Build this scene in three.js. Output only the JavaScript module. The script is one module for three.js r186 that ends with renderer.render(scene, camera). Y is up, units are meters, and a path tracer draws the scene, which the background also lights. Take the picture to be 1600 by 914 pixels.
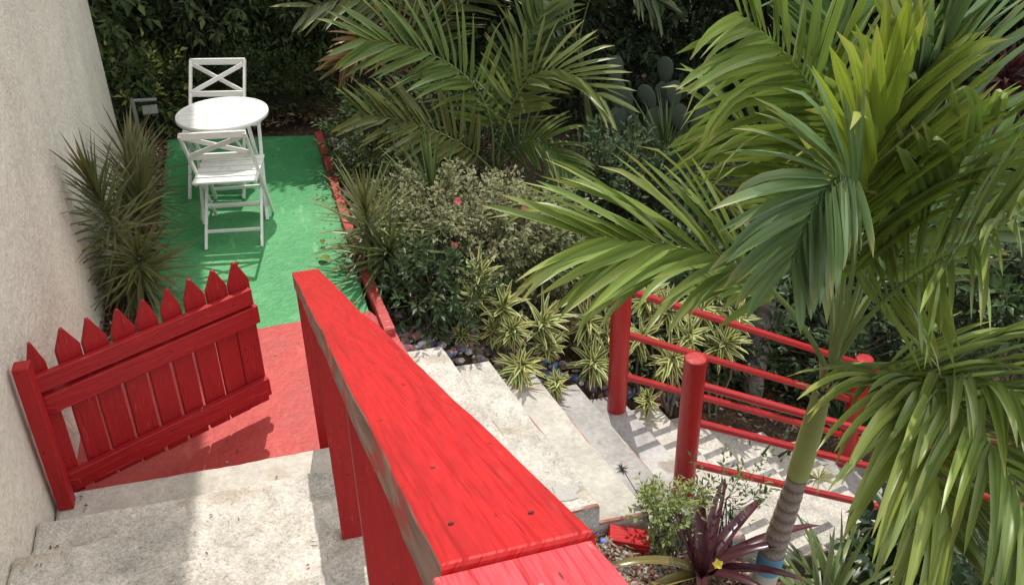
import * as THREE from 'three';
import { mergeGeometries } from 'three/addons/utils/BufferGeometryUtils.js';
import { RoundedBoxGeometry } from 'three/addons/geometries/RoundedBoxGeometry.js';

// ---------------------------------------------------------------- camera, sky, sun, exposure
const scene = new THREE.Scene();
const camera = new THREE.PerspectiveCamera(32.85, 1024 / 584, 0.05, 200);
camera.position.set(0, 3.05, 0);
camera.up.set(0.149, 0.856, -0.495);
camera.lookAt(0.213, 3.05 - 0.517, -0.829);

const renderer = new THREE.WebGLRenderer({ antialias: true });
renderer.toneMapping = THREE.LinearToneMapping;
renderer.toneMappingExposure = 0.83;
renderer.shadowMap.enabled = true;

const SUN = new THREE.Vector3(0.09, 1, -0.48).normalize();
const sun = new THREE.DirectionalLight(new THREE.Color(1, 0.95, 0.86), 4.7);
sun.position.copy(SUN).multiplyScalar(30).add(new THREE.Vector3(0.5, 0, -5));
sun.target.position.set(0.5, 0, -5);
sun.castShadow = true;
sun.shadow.mapSize.set(4096, 4096);
Object.assign(sun.shadow.camera, { left: -12, right: 12, top: 12, bottom: -12, near: 1, far: 60 });
scene.add(sun, sun.target);

// ---------------------------------------------------------------- random numbers and noise
function rng(seed) {
  let a = seed >>> 0;
  return () => { a = (a + 0x6D2B79F5) | 0; let t = Math.imul(a ^ (a >>> 15), 1 | a); t = (t + Math.imul(t ^ (t >>> 7), 61 | t)) ^ t; return ((t ^ (t >>> 14)) >>> 0) / 4294967296; };
}
const hash = (x, y, s) => { let h = Math.imul(x | 0, 374761393) ^ Math.imul(y | 0, 668265263) ^ Math.imul(s | 0, 2147483647 - 58); h = Math.imul(h ^ (h >>> 13), 1274126177); return ((h ^ (h >>> 16)) >>> 0) / 4294967296; };
const sm = t => t * t * (3 - 2 * t);
function vnoise(x, y, px, py, s) {          // value noise that repeats after px, py cells
  const xi = Math.floor(x), yi = Math.floor(y), fx = sm(x - xi), fy = sm(y - yi);
  const m = (a, b) => ((a % b) + b) % b, x0 = m(xi, px), x1 = m(xi + 1, px), y0 = m(yi, py), y1 = m(yi + 1, py);
  const a = hash(x0, y0, s), b = hash(x1, y0, s), c = hash(x0, y1, s), d = hash(x1, y1, s);
  return (a + (b - a) * fx) * (1 - fy) + (c + (d - c) * fx) * fy;
}
function fbm(u, v, f, oct, s, fy = f) {
  let t = 0, w = 0.5, n = 0;
  for (let i = 0; i < oct; i++) { t += w * vnoise(u * f, v * fy, f, fy, s + i * 17); n += w; f *= 2; fy *= 2; w *= 0.55; }
  return t / n;
}
const clamp = (x, a = 0, b = 1) => Math.min(b, Math.max(a, x));
const lerp = (a, b, t) => a + (b - a) * t;
const smooth = (a, b, x) => sm(clamp((x - a) / (b - a)));
const mixc = (a, b, t) => [lerp(a[0], b[0], t), lerp(a[1], b[1], t), lerp(a[2], b[2], t)];
const V = (a, b, c) => a.isVector3 ? a.clone() : Array.isArray(a) ? new THREE.Vector3(a[0], a[1], a[2]) : new THREE.Vector3(a, b, c);

// the sky: hazy blue with broken bright cloud all round
{
  const w = 256, h = 128, d = new Float32Array(w * h * 4);
  for (let j = 0; j < h; j++) for (let i = 0; i < w; i++) {
    const el = (j + 0.5) / h * Math.PI - Math.PI / 2, az = (i + 0.5) / w;
    let c;
    if (el < -0.02) c = [0.16, 0.17, 0.13];
    else {
      const e = Math.sin(Math.max(el, 0));
      const blue = mixc([0.84, 0.87, 0.9], [0.38, 0.5, 0.74], Math.pow(e, 0.55));
      const n = fbm(az, (j + 0.5) / h, 6, 5, 31, 4);
      c = mixc(blue, [1.12, 1.08, 1.0], smooth(0.38, 0.6, n) * 0.92);
    }
    const k = (j * w + i) * 4, L = SKYL();
    d[k] = c[0] * L; d[k + 1] = c[1] * L; d[k + 2] = c[2] * L; d[k + 3] = 1;
  }
  const t = new THREE.DataTexture(d, w, h, THREE.RGBAFormat, THREE.FloatType);
  t.mapping = THREE.EquirectangularReflectionMapping; t.magFilter = THREE.LinearFilter; t.minFilter = THREE.LinearFilter; t.needsUpdate = true;
  scene.background = t; scene.environment = t;
}
function SKYL() { return 2.4; }

// ---------------------------------------------------------------- helpers: objects
const taken = {};
function numbered(n) { taken[n] = (taken[n] || 0) + 1; return taken[n] === 1 ? n : n + '_' + String(taken[n] - 1).padStart(3, '0'); }
function add(o, name, parent) {
  if (parent && parent !== scene) o.name = name; else o.name = numbered(name);
  (parent || scene).add(o);
  o.traverse(m => { if (m.isMesh) { m.castShadow = true; m.receiveShadow = true; } });
  return o;
}
function thing(name, label, category, group) {
  const o = new THREE.Group(); add(o, name, scene); o.userData = { label, category }; if (group) o.userData.group = group; return o;
}
const part = (parent, name, geo, mat) => add(new THREE.Mesh(geo, mat), name, parent);
function struct(name, geo, mat, label) { const o = add(new THREE.Mesh(geo, mat), name, scene); o.userData = { kind: 'structure' }; if (label) o.userData.label = label; return o; }

// uv in metres from the dominant axis of each face
function boxUV(g, s = 1, ox = 0, oy = 0) {
  g = g.index ? g.toNonIndexed() : g;
  const p = g.attributes.position, uv = new Float32Array(p.count * 2), a = V(0, 0, 0), b = V(0, 0, 0), c = V(0, 0, 0);
  for (let i = 0; i < p.count; i += 3) {
    a.fromBufferAttribute(p, i); b.fromBufferAttribute(p, i + 1); c.fromBufferAttribute(p, i + 2);
    const n = b.clone().sub(a).cross(c.clone().sub(a)), x = Math.abs(n.x), y = Math.abs(n.y), z = Math.abs(n.z);
    [a, b, c].forEach((q, k) => {
      const w = y >= x && y >= z ? [q.x, q.z] : x >= z ? [q.z, q.y] : [q.x, q.y];
      uv[(i + k) * 2] = w[0] / s + ox; uv[(i + k) * 2 + 1] = w[1] / s + oy;
    });
  }
  g.setAttribute('uv', new THREE.BufferAttribute(uv, 2));
  return g;
}
// a box with small rounded edges, sized in metres; its corner or centre is placed by the caller
function rbox(w, h, d, r = 0.004, seg = 1) { return new RoundedBoxGeometry(w, h, d, seg, Math.min(r, w / 2.1, h / 2.1, d / 2.1)); }
// a bar between two points (section w across x h high)
function bar(a, b, w, h, r = 0.003) {
  a = V(a); b = V(b); const L = a.distanceTo(b), g = rbox(L, h, w, r);
  const x = b.clone().sub(a).normalize(), up = Math.abs(x.y) > 0.95 ? V(0, 0, 1) : V(0, 1, 0), z = x.clone().cross(up).normalize(), y = z.clone().cross(x);
  g.applyMatrix4(new THREE.Matrix4().makeBasis(x, y, z)); g.translate((a.x + b.x) / 2, (a.y + b.y) / 2, (a.z + b.z) / 2);
  return g;
}
function pipe(a, b, r, seg = 16) {
  a = V(a); b = V(b); const g = new THREE.CylinderGeometry(r, r, a.distanceTo(b), seg, 1);
  g.applyQuaternion(new THREE.Quaternion().setFromUnitVectors(V(0, 1, 0), b.clone().sub(a).normalize()));
  g.translate((a.x + b.x) / 2, (a.y + b.y) / 2, (a.z + b.z) / 2); return g;
}
// a slab from a plan outline [x, z] between two heights, edges broken by noise
function slab(outline, y0, y1, { step = 0.06, rough = 0.006, seed = 1, bev = 0.008, bump = 0.003, edged = false } = {}) {
  const pts = [], n = outline.length;
  for (let i = 0; i < n; i++) {
    const a = outline[i], b = outline[(i + 1) % n], L = Math.hypot(b[0] - a[0], b[1] - a[1]), m = Math.max(1, Math.round(L / step));
    for (let k = 0; k < m; k++) { const t = k / m; pts.push([lerp(a[0], b[0], t), lerp(a[1], b[1], t)]); }
  }
  let cx = 0, cz = 0; for (const p of pts) { cx += p[0] / pts.length; cz += p[1] / pts.length; }
  const N = pts.length, pos = [], idx = [];
  const inset = (p, d) => { const dx = cx - p[0], dz = cz - p[1], l = Math.hypot(dx, dz) || 1; return [p[0] + dx / l * d, p[1] + dz / l * d]; };
  const nz = (p, s) => (vnoise(p[0] * 9 + 50, p[1] * 9 + 50, 997, 997, seed + s) + 0.6 * vnoise(p[0] * 31 + 50, p[1] * 31 + 50, 997, 997, seed + s + 3) - 0.8);
  const rows = [[y0, 0], [y1 - bev * 1.6, 0], [y1 - bev * 0.5, bev * 0.5], [y1, bev * 1.6], [y1, 0.05 + bev]];
  rows.forEach(([y, ins], r) => pts.forEach(p => { const j = nz(p, 0) * rough, q = inset(p, ins + (r && r < 4 ? j : 0)); pos.push(q[0], y + (r === 4 ? 0 : r ? nz(p, 9) * bump : 0), q[1]); }));
  pos.push(cx, y1, cz);
  for (let r = 0; r < rows.length - 1; r++) for (let i = 0; i < N; i++) { const a = r * N + i, b = r * N + (i + 1) % N; idx.push(a, b, a + N, b, b + N, a + N); }
  const c = rows.length * N; for (let i = 0; i < N; i++) idx.push((rows.length - 1) * N + i, (rows.length - 1) * N + (i + 1) % N, c);
  let area = 0; for (let i = 0; i < n; i++) { const a = outline[i], b = outline[(i + 1) % n]; area += a[0] * b[1] - b[0] * a[1]; }
  if (area > 0) for (let i = 0; i < idx.length; i += 3) [idx[i + 1], idx[i + 2]] = [idx[i + 2], idx[i + 1]];
  const g = new THREE.BufferGeometry(); g.setAttribute('position', new THREE.Float32BufferAttribute(pos, 3)); g.setIndex(idx);
  const h = boxUV(g, 1, hash(seed, 1, 5), hash(seed, 2, 5)); h.computeVertexNormals();
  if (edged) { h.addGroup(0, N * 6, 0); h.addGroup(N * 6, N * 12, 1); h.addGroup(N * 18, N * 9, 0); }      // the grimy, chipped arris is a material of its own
  return h;
}

// geometry collector for leaves, blades and stems
class G {
  constructor() { this.p = []; this.c = []; this.u = []; this.i = []; }
  v(p, c, u = 0, w = 0) { this.p.push(p.x, p.y, p.z); this.c.push(c[0], c[1], c[2]); this.u.push(u, w); return this.p.length / 3 - 1; }
  // one small leaf: five points, folded along the midrib
  leaf(p, dir, nrm, len, wid, col, edge = col, cup = 0.25) {
    const s = dir.clone().cross(nrm).normalize(), n = s.clone().cross(dir).normalize();
    const at = (t, k, h) => p.clone().addScaledVector(dir, t * len).addScaledVector(s, k * wid).addScaledVector(n, h * wid);
    const a = this.v(at(0, 0, 0), col, 0.5, 0), l = this.v(at(0.42, -0.5, cup), edge, 0, 0.42), m = this.v(at(0.5, 0, 0), col, 0.5, 0.5), r = this.v(at(0.42, 0.5, cup), edge, 1, 0.42), t = this.v(at(1, 0, -cup * 0.6), edge, 0.5, 1);
    this.i.push(a, m, l, a, r, m, l, m, t, m, r, t);
  }
  // a fuller round leaf: eight edge points round a midpoint
  round(p, dir, nrm, len, wid, col, edge = col, cup = 0.12) {
    const s = dir.clone().cross(nrm).normalize(), n = s.clone().cross(dir).normalize();
    const m = this.v(p.clone().addScaledVector(dir, len * 0.5), col, 0.5, 0.5), ring = [];
    const prof = [[0, 0], [0.16, 0.36], [0.48, 0.5], [0.8, 0.34], [1, 0], [0.8, -0.34], [0.48, -0.5], [0.16, -0.36]];
    for (const [t, k] of prof) ring.push(this.v(p.clone().addScaledVector(dir, t * len).addScaledVector(s, k * wid).addScaledVector(n, (Math.abs(k) * 2 * cup + (t > 0.9 ? -cup : 0)) * wid), edge, 0.5 + k, t));
    for (let k = 0; k < 8; k++) this.i.push(m, ring[k], ring[(k + 1) % 8]);
  }
  // a strap leaf: three points across, bending down under its own weight
  blade(p0, dir0, side0, len, wid, o = {}) {
    const { seg = 5, droop = 0.4, fold = 0.18, col = [0.08, 0.14, 0.03], tip = col, tipAt = 0.8, prof = t => Math.min(1, 0.45 + t * 3) * Math.pow(1 - t, 0.55), twist = 0, kink = 0 } = o;
    const p = p0.clone(), d = dir0.clone().normalize(), s = side0.clone(); s.addScaledVector(d, -s.dot(d)).normalize();
    let prev = null; const h = len / seg;
    for (let k = 0; k <= seg; k++) {
      const t = k / seg, w = wid * 0.5 * Math.max(prof(t), k === seg ? 0.03 : 0.05), n = s.clone().cross(d).normalize(); if (n.y < 0 && o.faceUp) n.negate();
      const c = t > tipAt ? mixc(col, tip, (t - tipAt) / (1 - tipAt + 1e-6)) : col;
      const a = this.v(p.clone().addScaledVector(s, -w).addScaledVector(n, fold * w), c, 0, t * len), b = this.v(p.clone(), c, 0.5, t * len), e = this.v(p.clone().addScaledVector(s, w).addScaledVector(n, fold * w), c, 1, t * len);
      if (prev) { const [A, B, E] = prev; this.i.push(A, B, a, B, b, a, B, E, b, E, e, b); }
      prev = [a, b, e];
      p.addScaledVector(d, h); d.y -= droop * h * (1 + kink * t * t * 4); d.normalize();
      if (twist) s.applyAxisAngle(d, twist * h);
      s.addScaledVector(d, -s.dot(d)).normalize();
    }
  }
  tube(pts, radii, col, sides = 6) {
    let prev = null; const up = V(0.13, 0.2, 0.97); let len = 0;
    pts.forEach((q, k) => {
      const a = V(pts[Math.max(0, k - 1)]), b = V(pts[Math.min(pts.length - 1, k + 1)]), d = b.sub(a).normalize(), s = d.clone().cross(up).normalize(), n = s.clone().cross(d), ring = [], P = V(q);
      if (k) len += P.distanceTo(V(pts[k - 1]));
      const c = Array.isArray(col[0]) ? col[k] : col;
      for (let j = 0; j <= sides; j++) { const an = j / sides * Math.PI * 2; ring.push(this.v(P.clone().addScaledVector(s, Math.cos(an) * radii[k]).addScaledVector(n, Math.sin(an) * radii[k]), c, j / sides, len)); }
      if (prev) for (let j = 0; j < sides; j++) this.i.push(prev[j], ring[j], prev[j + 1], prev[j + 1], ring[j], ring[j + 1]);
      prev = ring;
    });
  }
  geo() {
    const g = new THREE.BufferGeometry();
    g.setAttribute('position', new THREE.Float32BufferAttribute(this.p, 3)); g.setAttribute('color', new THREE.Float32BufferAttribute(this.c, 3)); g.setAttribute('uv', new THREE.Float32BufferAttribute(this.u, 2));
    g.setIndex(this.i); g.computeVertexNormals(); return g;
  }
  get empty() { return !this.i.length; }
}

// ---------------------------------------------------------------- textures and materials
function tex(w, h, fn, colour = true) {
  const d = new Uint8Array(w * h * 4);
  for (let j = 0; j < h; j++) for (let i = 0; i < w; i++) { const c = fn((i + 0.5) / w, (j + 0.5) / h), k = (j * w + i) * 4; d[k] = clamp(c[0]) * 255; d[k + 1] = clamp(c[1]) * 255; d[k + 2] = clamp(c[2]) * 255; d[k + 3] = 255; }
  const t = new THREE.DataTexture(d, w, h, THREE.RGBAFormat); t.wrapS = t.wrapT = THREE.RepeatWrapping; t.magFilter = THREE.LinearFilter; t.minFilter = THREE.LinearMipmapLinearFilter; t.generateMipmaps = true;
  if (colour) t.colorSpace = THREE.SRGBColorSpace; t.needsUpdate = true; return t;
}
const grey = v => [v, v, v];
const rep = (t, x, y) => { const c = t.clone(); c.repeat.set(x, y); c.needsUpdate = true; return c; };

// stucco
const stuccoCol = tex(512, 512, (u, v) => {
  const n = fbm(u, v, 5, 5, 3), f = fbm(u, v, 90, 2, 7), st = fbm(u, v, 14, 4, 11, 3), b = 0.83 + (n - 0.5) * 0.1 + (f - 0.5) * 0.1 - smooth(0.6, 0.82, st) * 0.03;
  return [b * 1.0, b * 0.968, b * 0.9];
});
const stuccoBump = tex(512, 512, (u, v) => grey(0.45 * fbm(u, v, 64, 3, 21) + 0.35 * fbm(u, v, 22, 3, 22) + 0.2 * fbm(u, v, 6, 3, 23)), false);
const M = {};
M.stucco = new THREE.MeshStandardMaterial({ map: rep(stuccoCol, 0.55, 0.55), bumpMap: rep(stuccoBump, 1.1, 1.1), bumpScale: 0.012, roughness: 0.95 });

// bare concrete of the steps: pale cement, dark pits, brown stains
const concCol = tex(1024, 1024, (u, v) => {
  const n = fbm(u, v, 6, 5, 41), f = fbm(u, v, 120, 2, 43), m = fbm(u, v, 24, 3, 44), st = fbm(u, v, 9, 4, 47), pit = fbm(u, v, 130, 2, 53), fine = fbm(u, v, 256, 1, 57);
  let b = 0.69 + (n - 0.5) * 0.2 + (f - 0.5) * 0.14 + (m - 0.5) * 0.16 + (fine - 0.5) * 0.1;
  b -= smooth(0.74, 0.86, pit) * 0.14;
  const c = [b * 1.05, b * 1.02, b * 0.97];
  return mixc(c, [0.56, 0.5, 0.42], smooth(0.64, 0.8, st) * 0.35);
});
const concBump = tex(512, 512, (u, v) => grey(clamp(0.5 + (fbm(u, v, 30, 3, 61) - 0.5) * 0.7 + (fbm(u, v, 100, 2, 62) - 0.5) * 0.5 - smooth(0.72, 0.84, fbm(u, v, 100, 2, 63)) * 0.3)), false);
M.concrete = new THREE.MeshStandardMaterial({ map: rep(concCol, 0.8, 0.8), bumpMap: rep(concBump, 1.6, 1.6), bumpScale: 0.006, roughness: 0.9 });
// three concrete tones for the treads of the garden stairs: speckled cream, smooth warm cream, cool grey; red floor paint has bled along some of their edges
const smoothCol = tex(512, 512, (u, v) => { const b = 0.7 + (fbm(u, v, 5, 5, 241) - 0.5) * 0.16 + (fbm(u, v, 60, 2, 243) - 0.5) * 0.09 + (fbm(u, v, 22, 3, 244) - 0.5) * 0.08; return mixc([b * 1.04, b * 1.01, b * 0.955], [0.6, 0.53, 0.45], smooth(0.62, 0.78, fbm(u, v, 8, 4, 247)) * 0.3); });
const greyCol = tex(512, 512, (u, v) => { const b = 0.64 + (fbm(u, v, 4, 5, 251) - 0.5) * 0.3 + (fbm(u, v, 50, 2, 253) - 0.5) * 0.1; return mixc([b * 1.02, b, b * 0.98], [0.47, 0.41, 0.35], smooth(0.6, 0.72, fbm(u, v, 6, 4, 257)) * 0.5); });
const concreteMat = t => new THREE.MeshStandardMaterial({ map: rep(t, 0.9, 0.9), bumpMap: rep(concBump, 1.6, 1.6), bumpScale: 0.005, roughness: 0.9 });
M.concretes = [M.concrete, concreteMat(smoothCol), concreteMat(greyCol)];
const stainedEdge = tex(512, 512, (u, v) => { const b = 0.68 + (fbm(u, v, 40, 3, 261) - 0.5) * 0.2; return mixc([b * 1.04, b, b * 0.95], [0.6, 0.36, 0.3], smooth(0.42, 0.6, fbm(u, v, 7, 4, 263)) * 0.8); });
M.stainedEdge = concreteMat(stainedEdge);
M.mortar = new THREE.MeshStandardMaterial({ color: new THREE.Color(0.46, 0.44, 0.41), bumpMap: rep(concBump, 3, 3), bumpScale: 0.006, roughness: 0.9 });
M.darkConcrete = new THREE.MeshStandardMaterial({ color: new THREE.Color(0.12, 0.09, 0.075), bumpMap: rep(concBump, 3, 3), bumpScale: 0.006, roughness: 0.9 });

// painted floors
const floorTex = (base, worn, pale, s) => tex(1024, 1024, (u, v) => {
  const n = fbm(u, v, 5, 5, s), m = fbm(u, v, 16, 4, s + 1), f = fbm(u, v, 110, 2, s + 2), sc = fbm(u, v, 34, 3, s + 5, 9), w = fbm(u, v, 11, 5, s + 9);
  let c = mixc(base, worn, smooth(0.4, 0.7, n) * 0.7);
  c = mixc(c, pale, smooth(0.63, 0.8, m) * 0.16 + smooth(0.74, 0.82, sc) * 0.3 + smooth(0.74, 0.86, w) * 0.25);
  const k = 0.93 + f * 0.14; return [c[0] * k, c[1] * k, c[2] * k];
});
const floorBump = tex(512, 512, (u, v) => grey(0.6 * fbm(u, v, 12, 4, 91) + 0.4 * fbm(u, v, 60, 3, 92)), false);
M.green = new THREE.MeshStandardMaterial({ map: rep(floorTex([0.26, 0.55, 0.34], [0.34, 0.61, 0.4], [0.62, 0.77, 0.62], 71), 0.45, 0.45), bumpMap: floorBump, bumpScale: 0.008, roughness: 0.5 });
M.redFloor = new THREE.MeshStandardMaterial({ map: rep(floorTex([0.69, 0.25, 0.235], [0.63, 0.26, 0.25], [0.76, 0.42, 0.38], 77), 0.6, 0.6), bumpMap: floorBump, bumpScale: 0.008, roughness: 0.6 });

// red painted timber: brush marks and grain lines run along u
const grainBump = tex(1024, 512, (u, v) => {
  const wob = fbm(u, v, 2, 3, 101, 4) * 0.12, g = vnoise((v + wob) * 46, u * 3, 46, 3, 103), k = fbm(u, v, 8, 3, 104, 90);
  const crack = smooth(0.79, 0.84, fbm(u, v, 4, 2, 107, 60)) * smooth(0.5, 0.62, fbm(u, v, 6, 3, 108));
  return grey(clamp(0.35 + 0.3 * g + 0.4 * (k - 0.3) - crack * 0.6));
}, false);
const redTex = (base, dark, chip, s, amount) => tex(1024, 512, (u, v) => {
  const wob = fbm(u, v, 2, 3, 101, 4) * 0.12, g = vnoise((v + wob) * 46, u * 3, 46, 3, 103), n = fbm(u, v, 5, 4, s, 10), f = fbm(u, v, 40, 3, s + 2, 90);
  let c = mixc(base, dark, clamp(0.28 * g + 0.5 * (n - 0.4) + 0.45 * (f - 0.4)));
  c = mixc(c, chip, smooth(0.7, 0.8, fbm(u, v, 18, 4, s + 6, 60)) * amount);
  const sp = smooth(0.86, 0.9, fbm(u, v, 50, 2, s + 11)); return mixc(c, [0.25, 0.1, 0.08], sp * 0.7);
});
const redA = redTex([0.75, 0.12, 0.125], [0.55, 0.07, 0.085], [0.84, 0.42, 0.38], 121, 0.16), redB = redTex([0.86, 0.27, 0.3], [0.66, 0.15, 0.19], [0.92, 0.6, 0.56], 131, 0.7);
M.redWood = new THREE.MeshPhysicalMaterial({ map: rep(redA, 0.9, 1.8), bumpMap: rep(grainBump, 0.9, 1.8), bumpScale: 0.01, roughness: 0.5, specularIntensity: 0.7 });
M.redShaded = new THREE.MeshPhysicalMaterial({ map: rep(redTex([0.64, 0.12, 0.14], [0.53, 0.085, 0.1], [0.74, 0.36, 0.33], 127, 0.4), 0.9, 1.8), bumpMap: rep(grainBump, 0.9, 1.8), bumpScale: 0.005, roughness: 0.5, specularIntensity: 0.6 });  // deeper red for gate and rail posts, their shade put into the paint
M.redWoodPale = new THREE.MeshPhysicalMaterial({ map: rep(redB, 1.2, 2.4), bumpMap: rep(grainBump, 1.2, 2.4), bumpScale: 0.014, roughness: 0.55 });
const bareTex = tex(1024, 512, (u, v) => {
  const wob = fbm(u, v, 3, 3, 101, 4) * 0.2, g = vnoise((v + wob) * 30, u * 4, 30, 4, 141), n = fbm(u, v, 7, 4, 142, 20), r = smooth(0.46, 0.62, fbm(u, v, 9, 4, 147, 12));
  return mixc(mixc([0.63, 0.5, 0.45], [0.42, 0.3, 0.26], clamp(g * 0.6 + (n - 0.4))), [0.72, 0.2, 0.18], r * 0.75);
});
M.bareWood = new THREE.MeshStandardMaterial({ map: rep(bareTex, 1.1, 2.2), bumpMap: rep(grainBump, 1.1, 2.2), bumpScale: 0.01, roughness: 0.85 });
M.redPipe = new THREE.MeshPhysicalMaterial({ map: rep(redTex([0.68, 0.14, 0.14], [0.6, 0.1, 0.11], [0.86, 0.4, 0.35], 151, 0.25), 1, 1), bumpMap: floorBump, bumpScale: 0.003, roughness: 0.38 });
M.redKerb = new THREE.MeshStandardMaterial({ map: rep(redTex([0.7, 0.28, 0.27], [0.54, 0.18, 0.18], [0.8, 0.66, 0.6], 161, 0.9), 0.8, 2), bumpMap: floorBump, bumpScale: 0.01, roughness: 0.7 });

// white furniture paint
const whiteTex = tex(512, 256, (u, v) => { const n = fbm(u, v, 6, 4, 171, 40), d = smooth(0.68, 0.8, fbm(u, v, 10, 4, 175)); const b = 0.88 + (n - 0.5) * 0.06; return mixc([b, b, b * 0.985], [0.76, 0.74, 0.69], d * 0.6); });
M.white = new THREE.MeshPhysicalMaterial({ map: rep(whiteTex, 2, 2), roughness: 0.42 });
M.greyMetal = new THREE.MeshStandardMaterial({ color: new THREE.Color(0.2, 0.21, 0.21), roughness: 0.6, metalness: 0.3 });

// soil with litter
const soilTex = tex(1024, 1024, (u, v) => {
  const n = fbm(u, v, 8, 5, 181), f = fbm(u, v, 60, 3, 182), l = fbm(u, v, 36, 2, 187), st = fbm(u, v, 70, 2, 188, 30);
  let c = mixc([0.2, 0.15, 0.11], [0.36, 0.28, 0.2], clamp(n * 0.8 + (f - 0.5) * 0.7));
  c = mixc(c, [0.5, 0.4, 0.27], smooth(0.66, 0.76, st) * 0.7); return mixc(c, [0.12, 0.16, 0.07], smooth(0.66, 0.78, l) * 0.6);
});
const soilBump = tex(512, 512, (u, v) => grey(0.5 * fbm(u, v, 20, 4, 191) + 0.5 * fbm(u, v, 70, 2, 192)), false);
M.soil = new THREE.MeshStandardMaterial({ map: rep(soilTex, 0.7, 0.7), bumpMap: rep(soilBump, 1, 1), bumpScale: 0.03, roughness: 0.97 });

// leaves: colour comes from the vertices, fine veins from the map (u across the blade, v along it in metres)
const veinTex = tex(256, 256, (u, v) => { const g = 0.86 + 0.14 * vnoise(u * 26, v * 2, 26, 2, 201) - (Math.abs(u - 0.5) < 0.03 ? 0.1 : 0) + (fbm(u, v, 4, 3, 203) - 0.5) * 0.16; return [g, g, g * 0.96]; });
const leafMat = (o = {}) => new THREE.MeshPhysicalMaterial({ vertexColors: true, side: THREE.DoubleSide, roughness: 0.97, transmission: 0.32, thickness: 0, ior: 1.4, clearcoat: 0.35, clearcoatRoughness: 0.42, specularIntensity: 0.35, ...o });
M.leaf = leafMat();
M.leafGloss = leafMat({ clearcoat: 0.6, clearcoatRoughness: 0.34 });
M.leafDull = leafMat({ clearcoat: 0.12, clearcoatRoughness: 0.55, transmission: 0.25 });
M.palm = leafMat({ map: rep(veinTex, 1, 1.5), transmission: 0.36, clearcoat: 1, clearcoatRoughness: 0.36 });
M.strap = leafMat({ map: rep(veinTex, 1, 2), transmission: 0.25, clearcoat: 0.8, clearcoatRoughness: 0.34 });
const variTex = tex(128, 64, (u, v) => { const e = Math.abs(u - 0.5) + (vnoise(v * 6, u * 8, 6, 8, 211) - 0.5) * 0.06; return mixc([0.36, 0.46, 0.2], [0.85, 0.82, 0.58], smooth(0.2, 0.29, e)); });
M.variegated = new THREE.MeshPhysicalMaterial({ map: variTex, vertexColors: true, side: THREE.DoubleSide, roughness: 0.97, transmission: 0.28, thickness: 0, clearcoat: 0.3, clearcoatRoughness: 0.4, specularIntensity: 0.35 });
M.bark = new THREE.MeshStandardMaterial({ vertexColors: true, bumpMap: rep(soilBump, 1, 2), bumpScale: 0.01, roughness: 0.9 });
M.stem = new THREE.MeshStandardMaterial({ vertexColors: true, roughness: 0.65 });
const petalMat = (r, g, b) => new THREE.MeshPhysicalMaterial({ color: new THREE.Color(r, g, b), side: THREE.DoubleSide, roughness: 0.95, transmission: 0.25, thickness: 0 });
M.pink = petalMat(0.75, 0.16, 0.2); M.yellow = petalMat(0.85, 0.7, 0.1); M.redPetal = petalMat(0.6, 0.03, 0.02);

// ---------------------------------------------------------------- ground
const WALLX = -1.1;
function gy(x, z) {                                // height of the garden soil
  let y = -0.03;
  if (x > 0.46) {
    const s = z < -5.2 ? lerp(0.5, 0.24, smooth(-5.2, -8, z)) : 0.5, f = x - 0.46;
    y = -0.08 - s * Math.min(f, 3.6) - 0.05 * Math.max(0, Math.min(f - 3.6, 6));
    if (z > -4.75 && z < -3.27) y -= 0.34 * smooth(-4.75, -4.66, z) * smooth(-3.27, -3.38, z);
  }
  if (x > -1.0 && x < 0.7 && z > -5.0 && z < 3) y = Math.min(y, -0.2);
  return y;
}
{
  const xs = [], zs = [];
  for (const x of [-40, -25, -15, -9, -5, -3, -2, -1.5]) xs.push(x); for (let x = -1.2; x < 6; x += 0.09) xs.push(x); for (const x of [6, 6.5, 7, 8, 9, 11, 14, 20, 30, 45]) xs.push(x);
  for (const z of [-60, -40, -28, -20, -16, -14, -13, -12, -11]) zs.push(z); for (let z = -10.5; z < -1.5; z += 0.09) zs.push(z); for (const z of [-1.5, -1, 0, 1, 2, 4, 8, 15, 30]) zs.push(z);
  const pos = [], uv = [], idx = [];
  for (const z of zs) for (const x of xs) { const b = (vnoise(x * 3 + 90, z * 3 + 90, 999, 999, 5) - 0.5) * 0.05 + (vnoise(x * 9 + 90, z * 9 + 90, 999, 999, 6) - 0.5) * 0.02; pos.push(x, gy(x, z) + (x > 0.46 || x < -0.8 ? b : -0.05), z); uv.push(x, z); }
  const n = xs.length; for (let j = 0; j < zs.length - 1; j++) for (let i = 0; i < n - 1; i++) { const a = j * n + i; idx.push(a, a + n, a + 1, a + 1, a + n, a + n + 1); }
  const g = new THREE.BufferGeometry(); g.setAttribute('position', new THREE.Float32BufferAttribute(pos, 3)); g.setAttribute('uv', new THREE.Float32BufferAttribute(uv, 2)); g.setIndex(idx); g.computeVertexNormals();
  struct('ground', g, M.soil, 'brown garden soil with leaf litter under the plants');
}
const onGround = (p, dy = 0) => V(p[0], gy(p[0], p[2]) + dy, p[2]);

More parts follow.
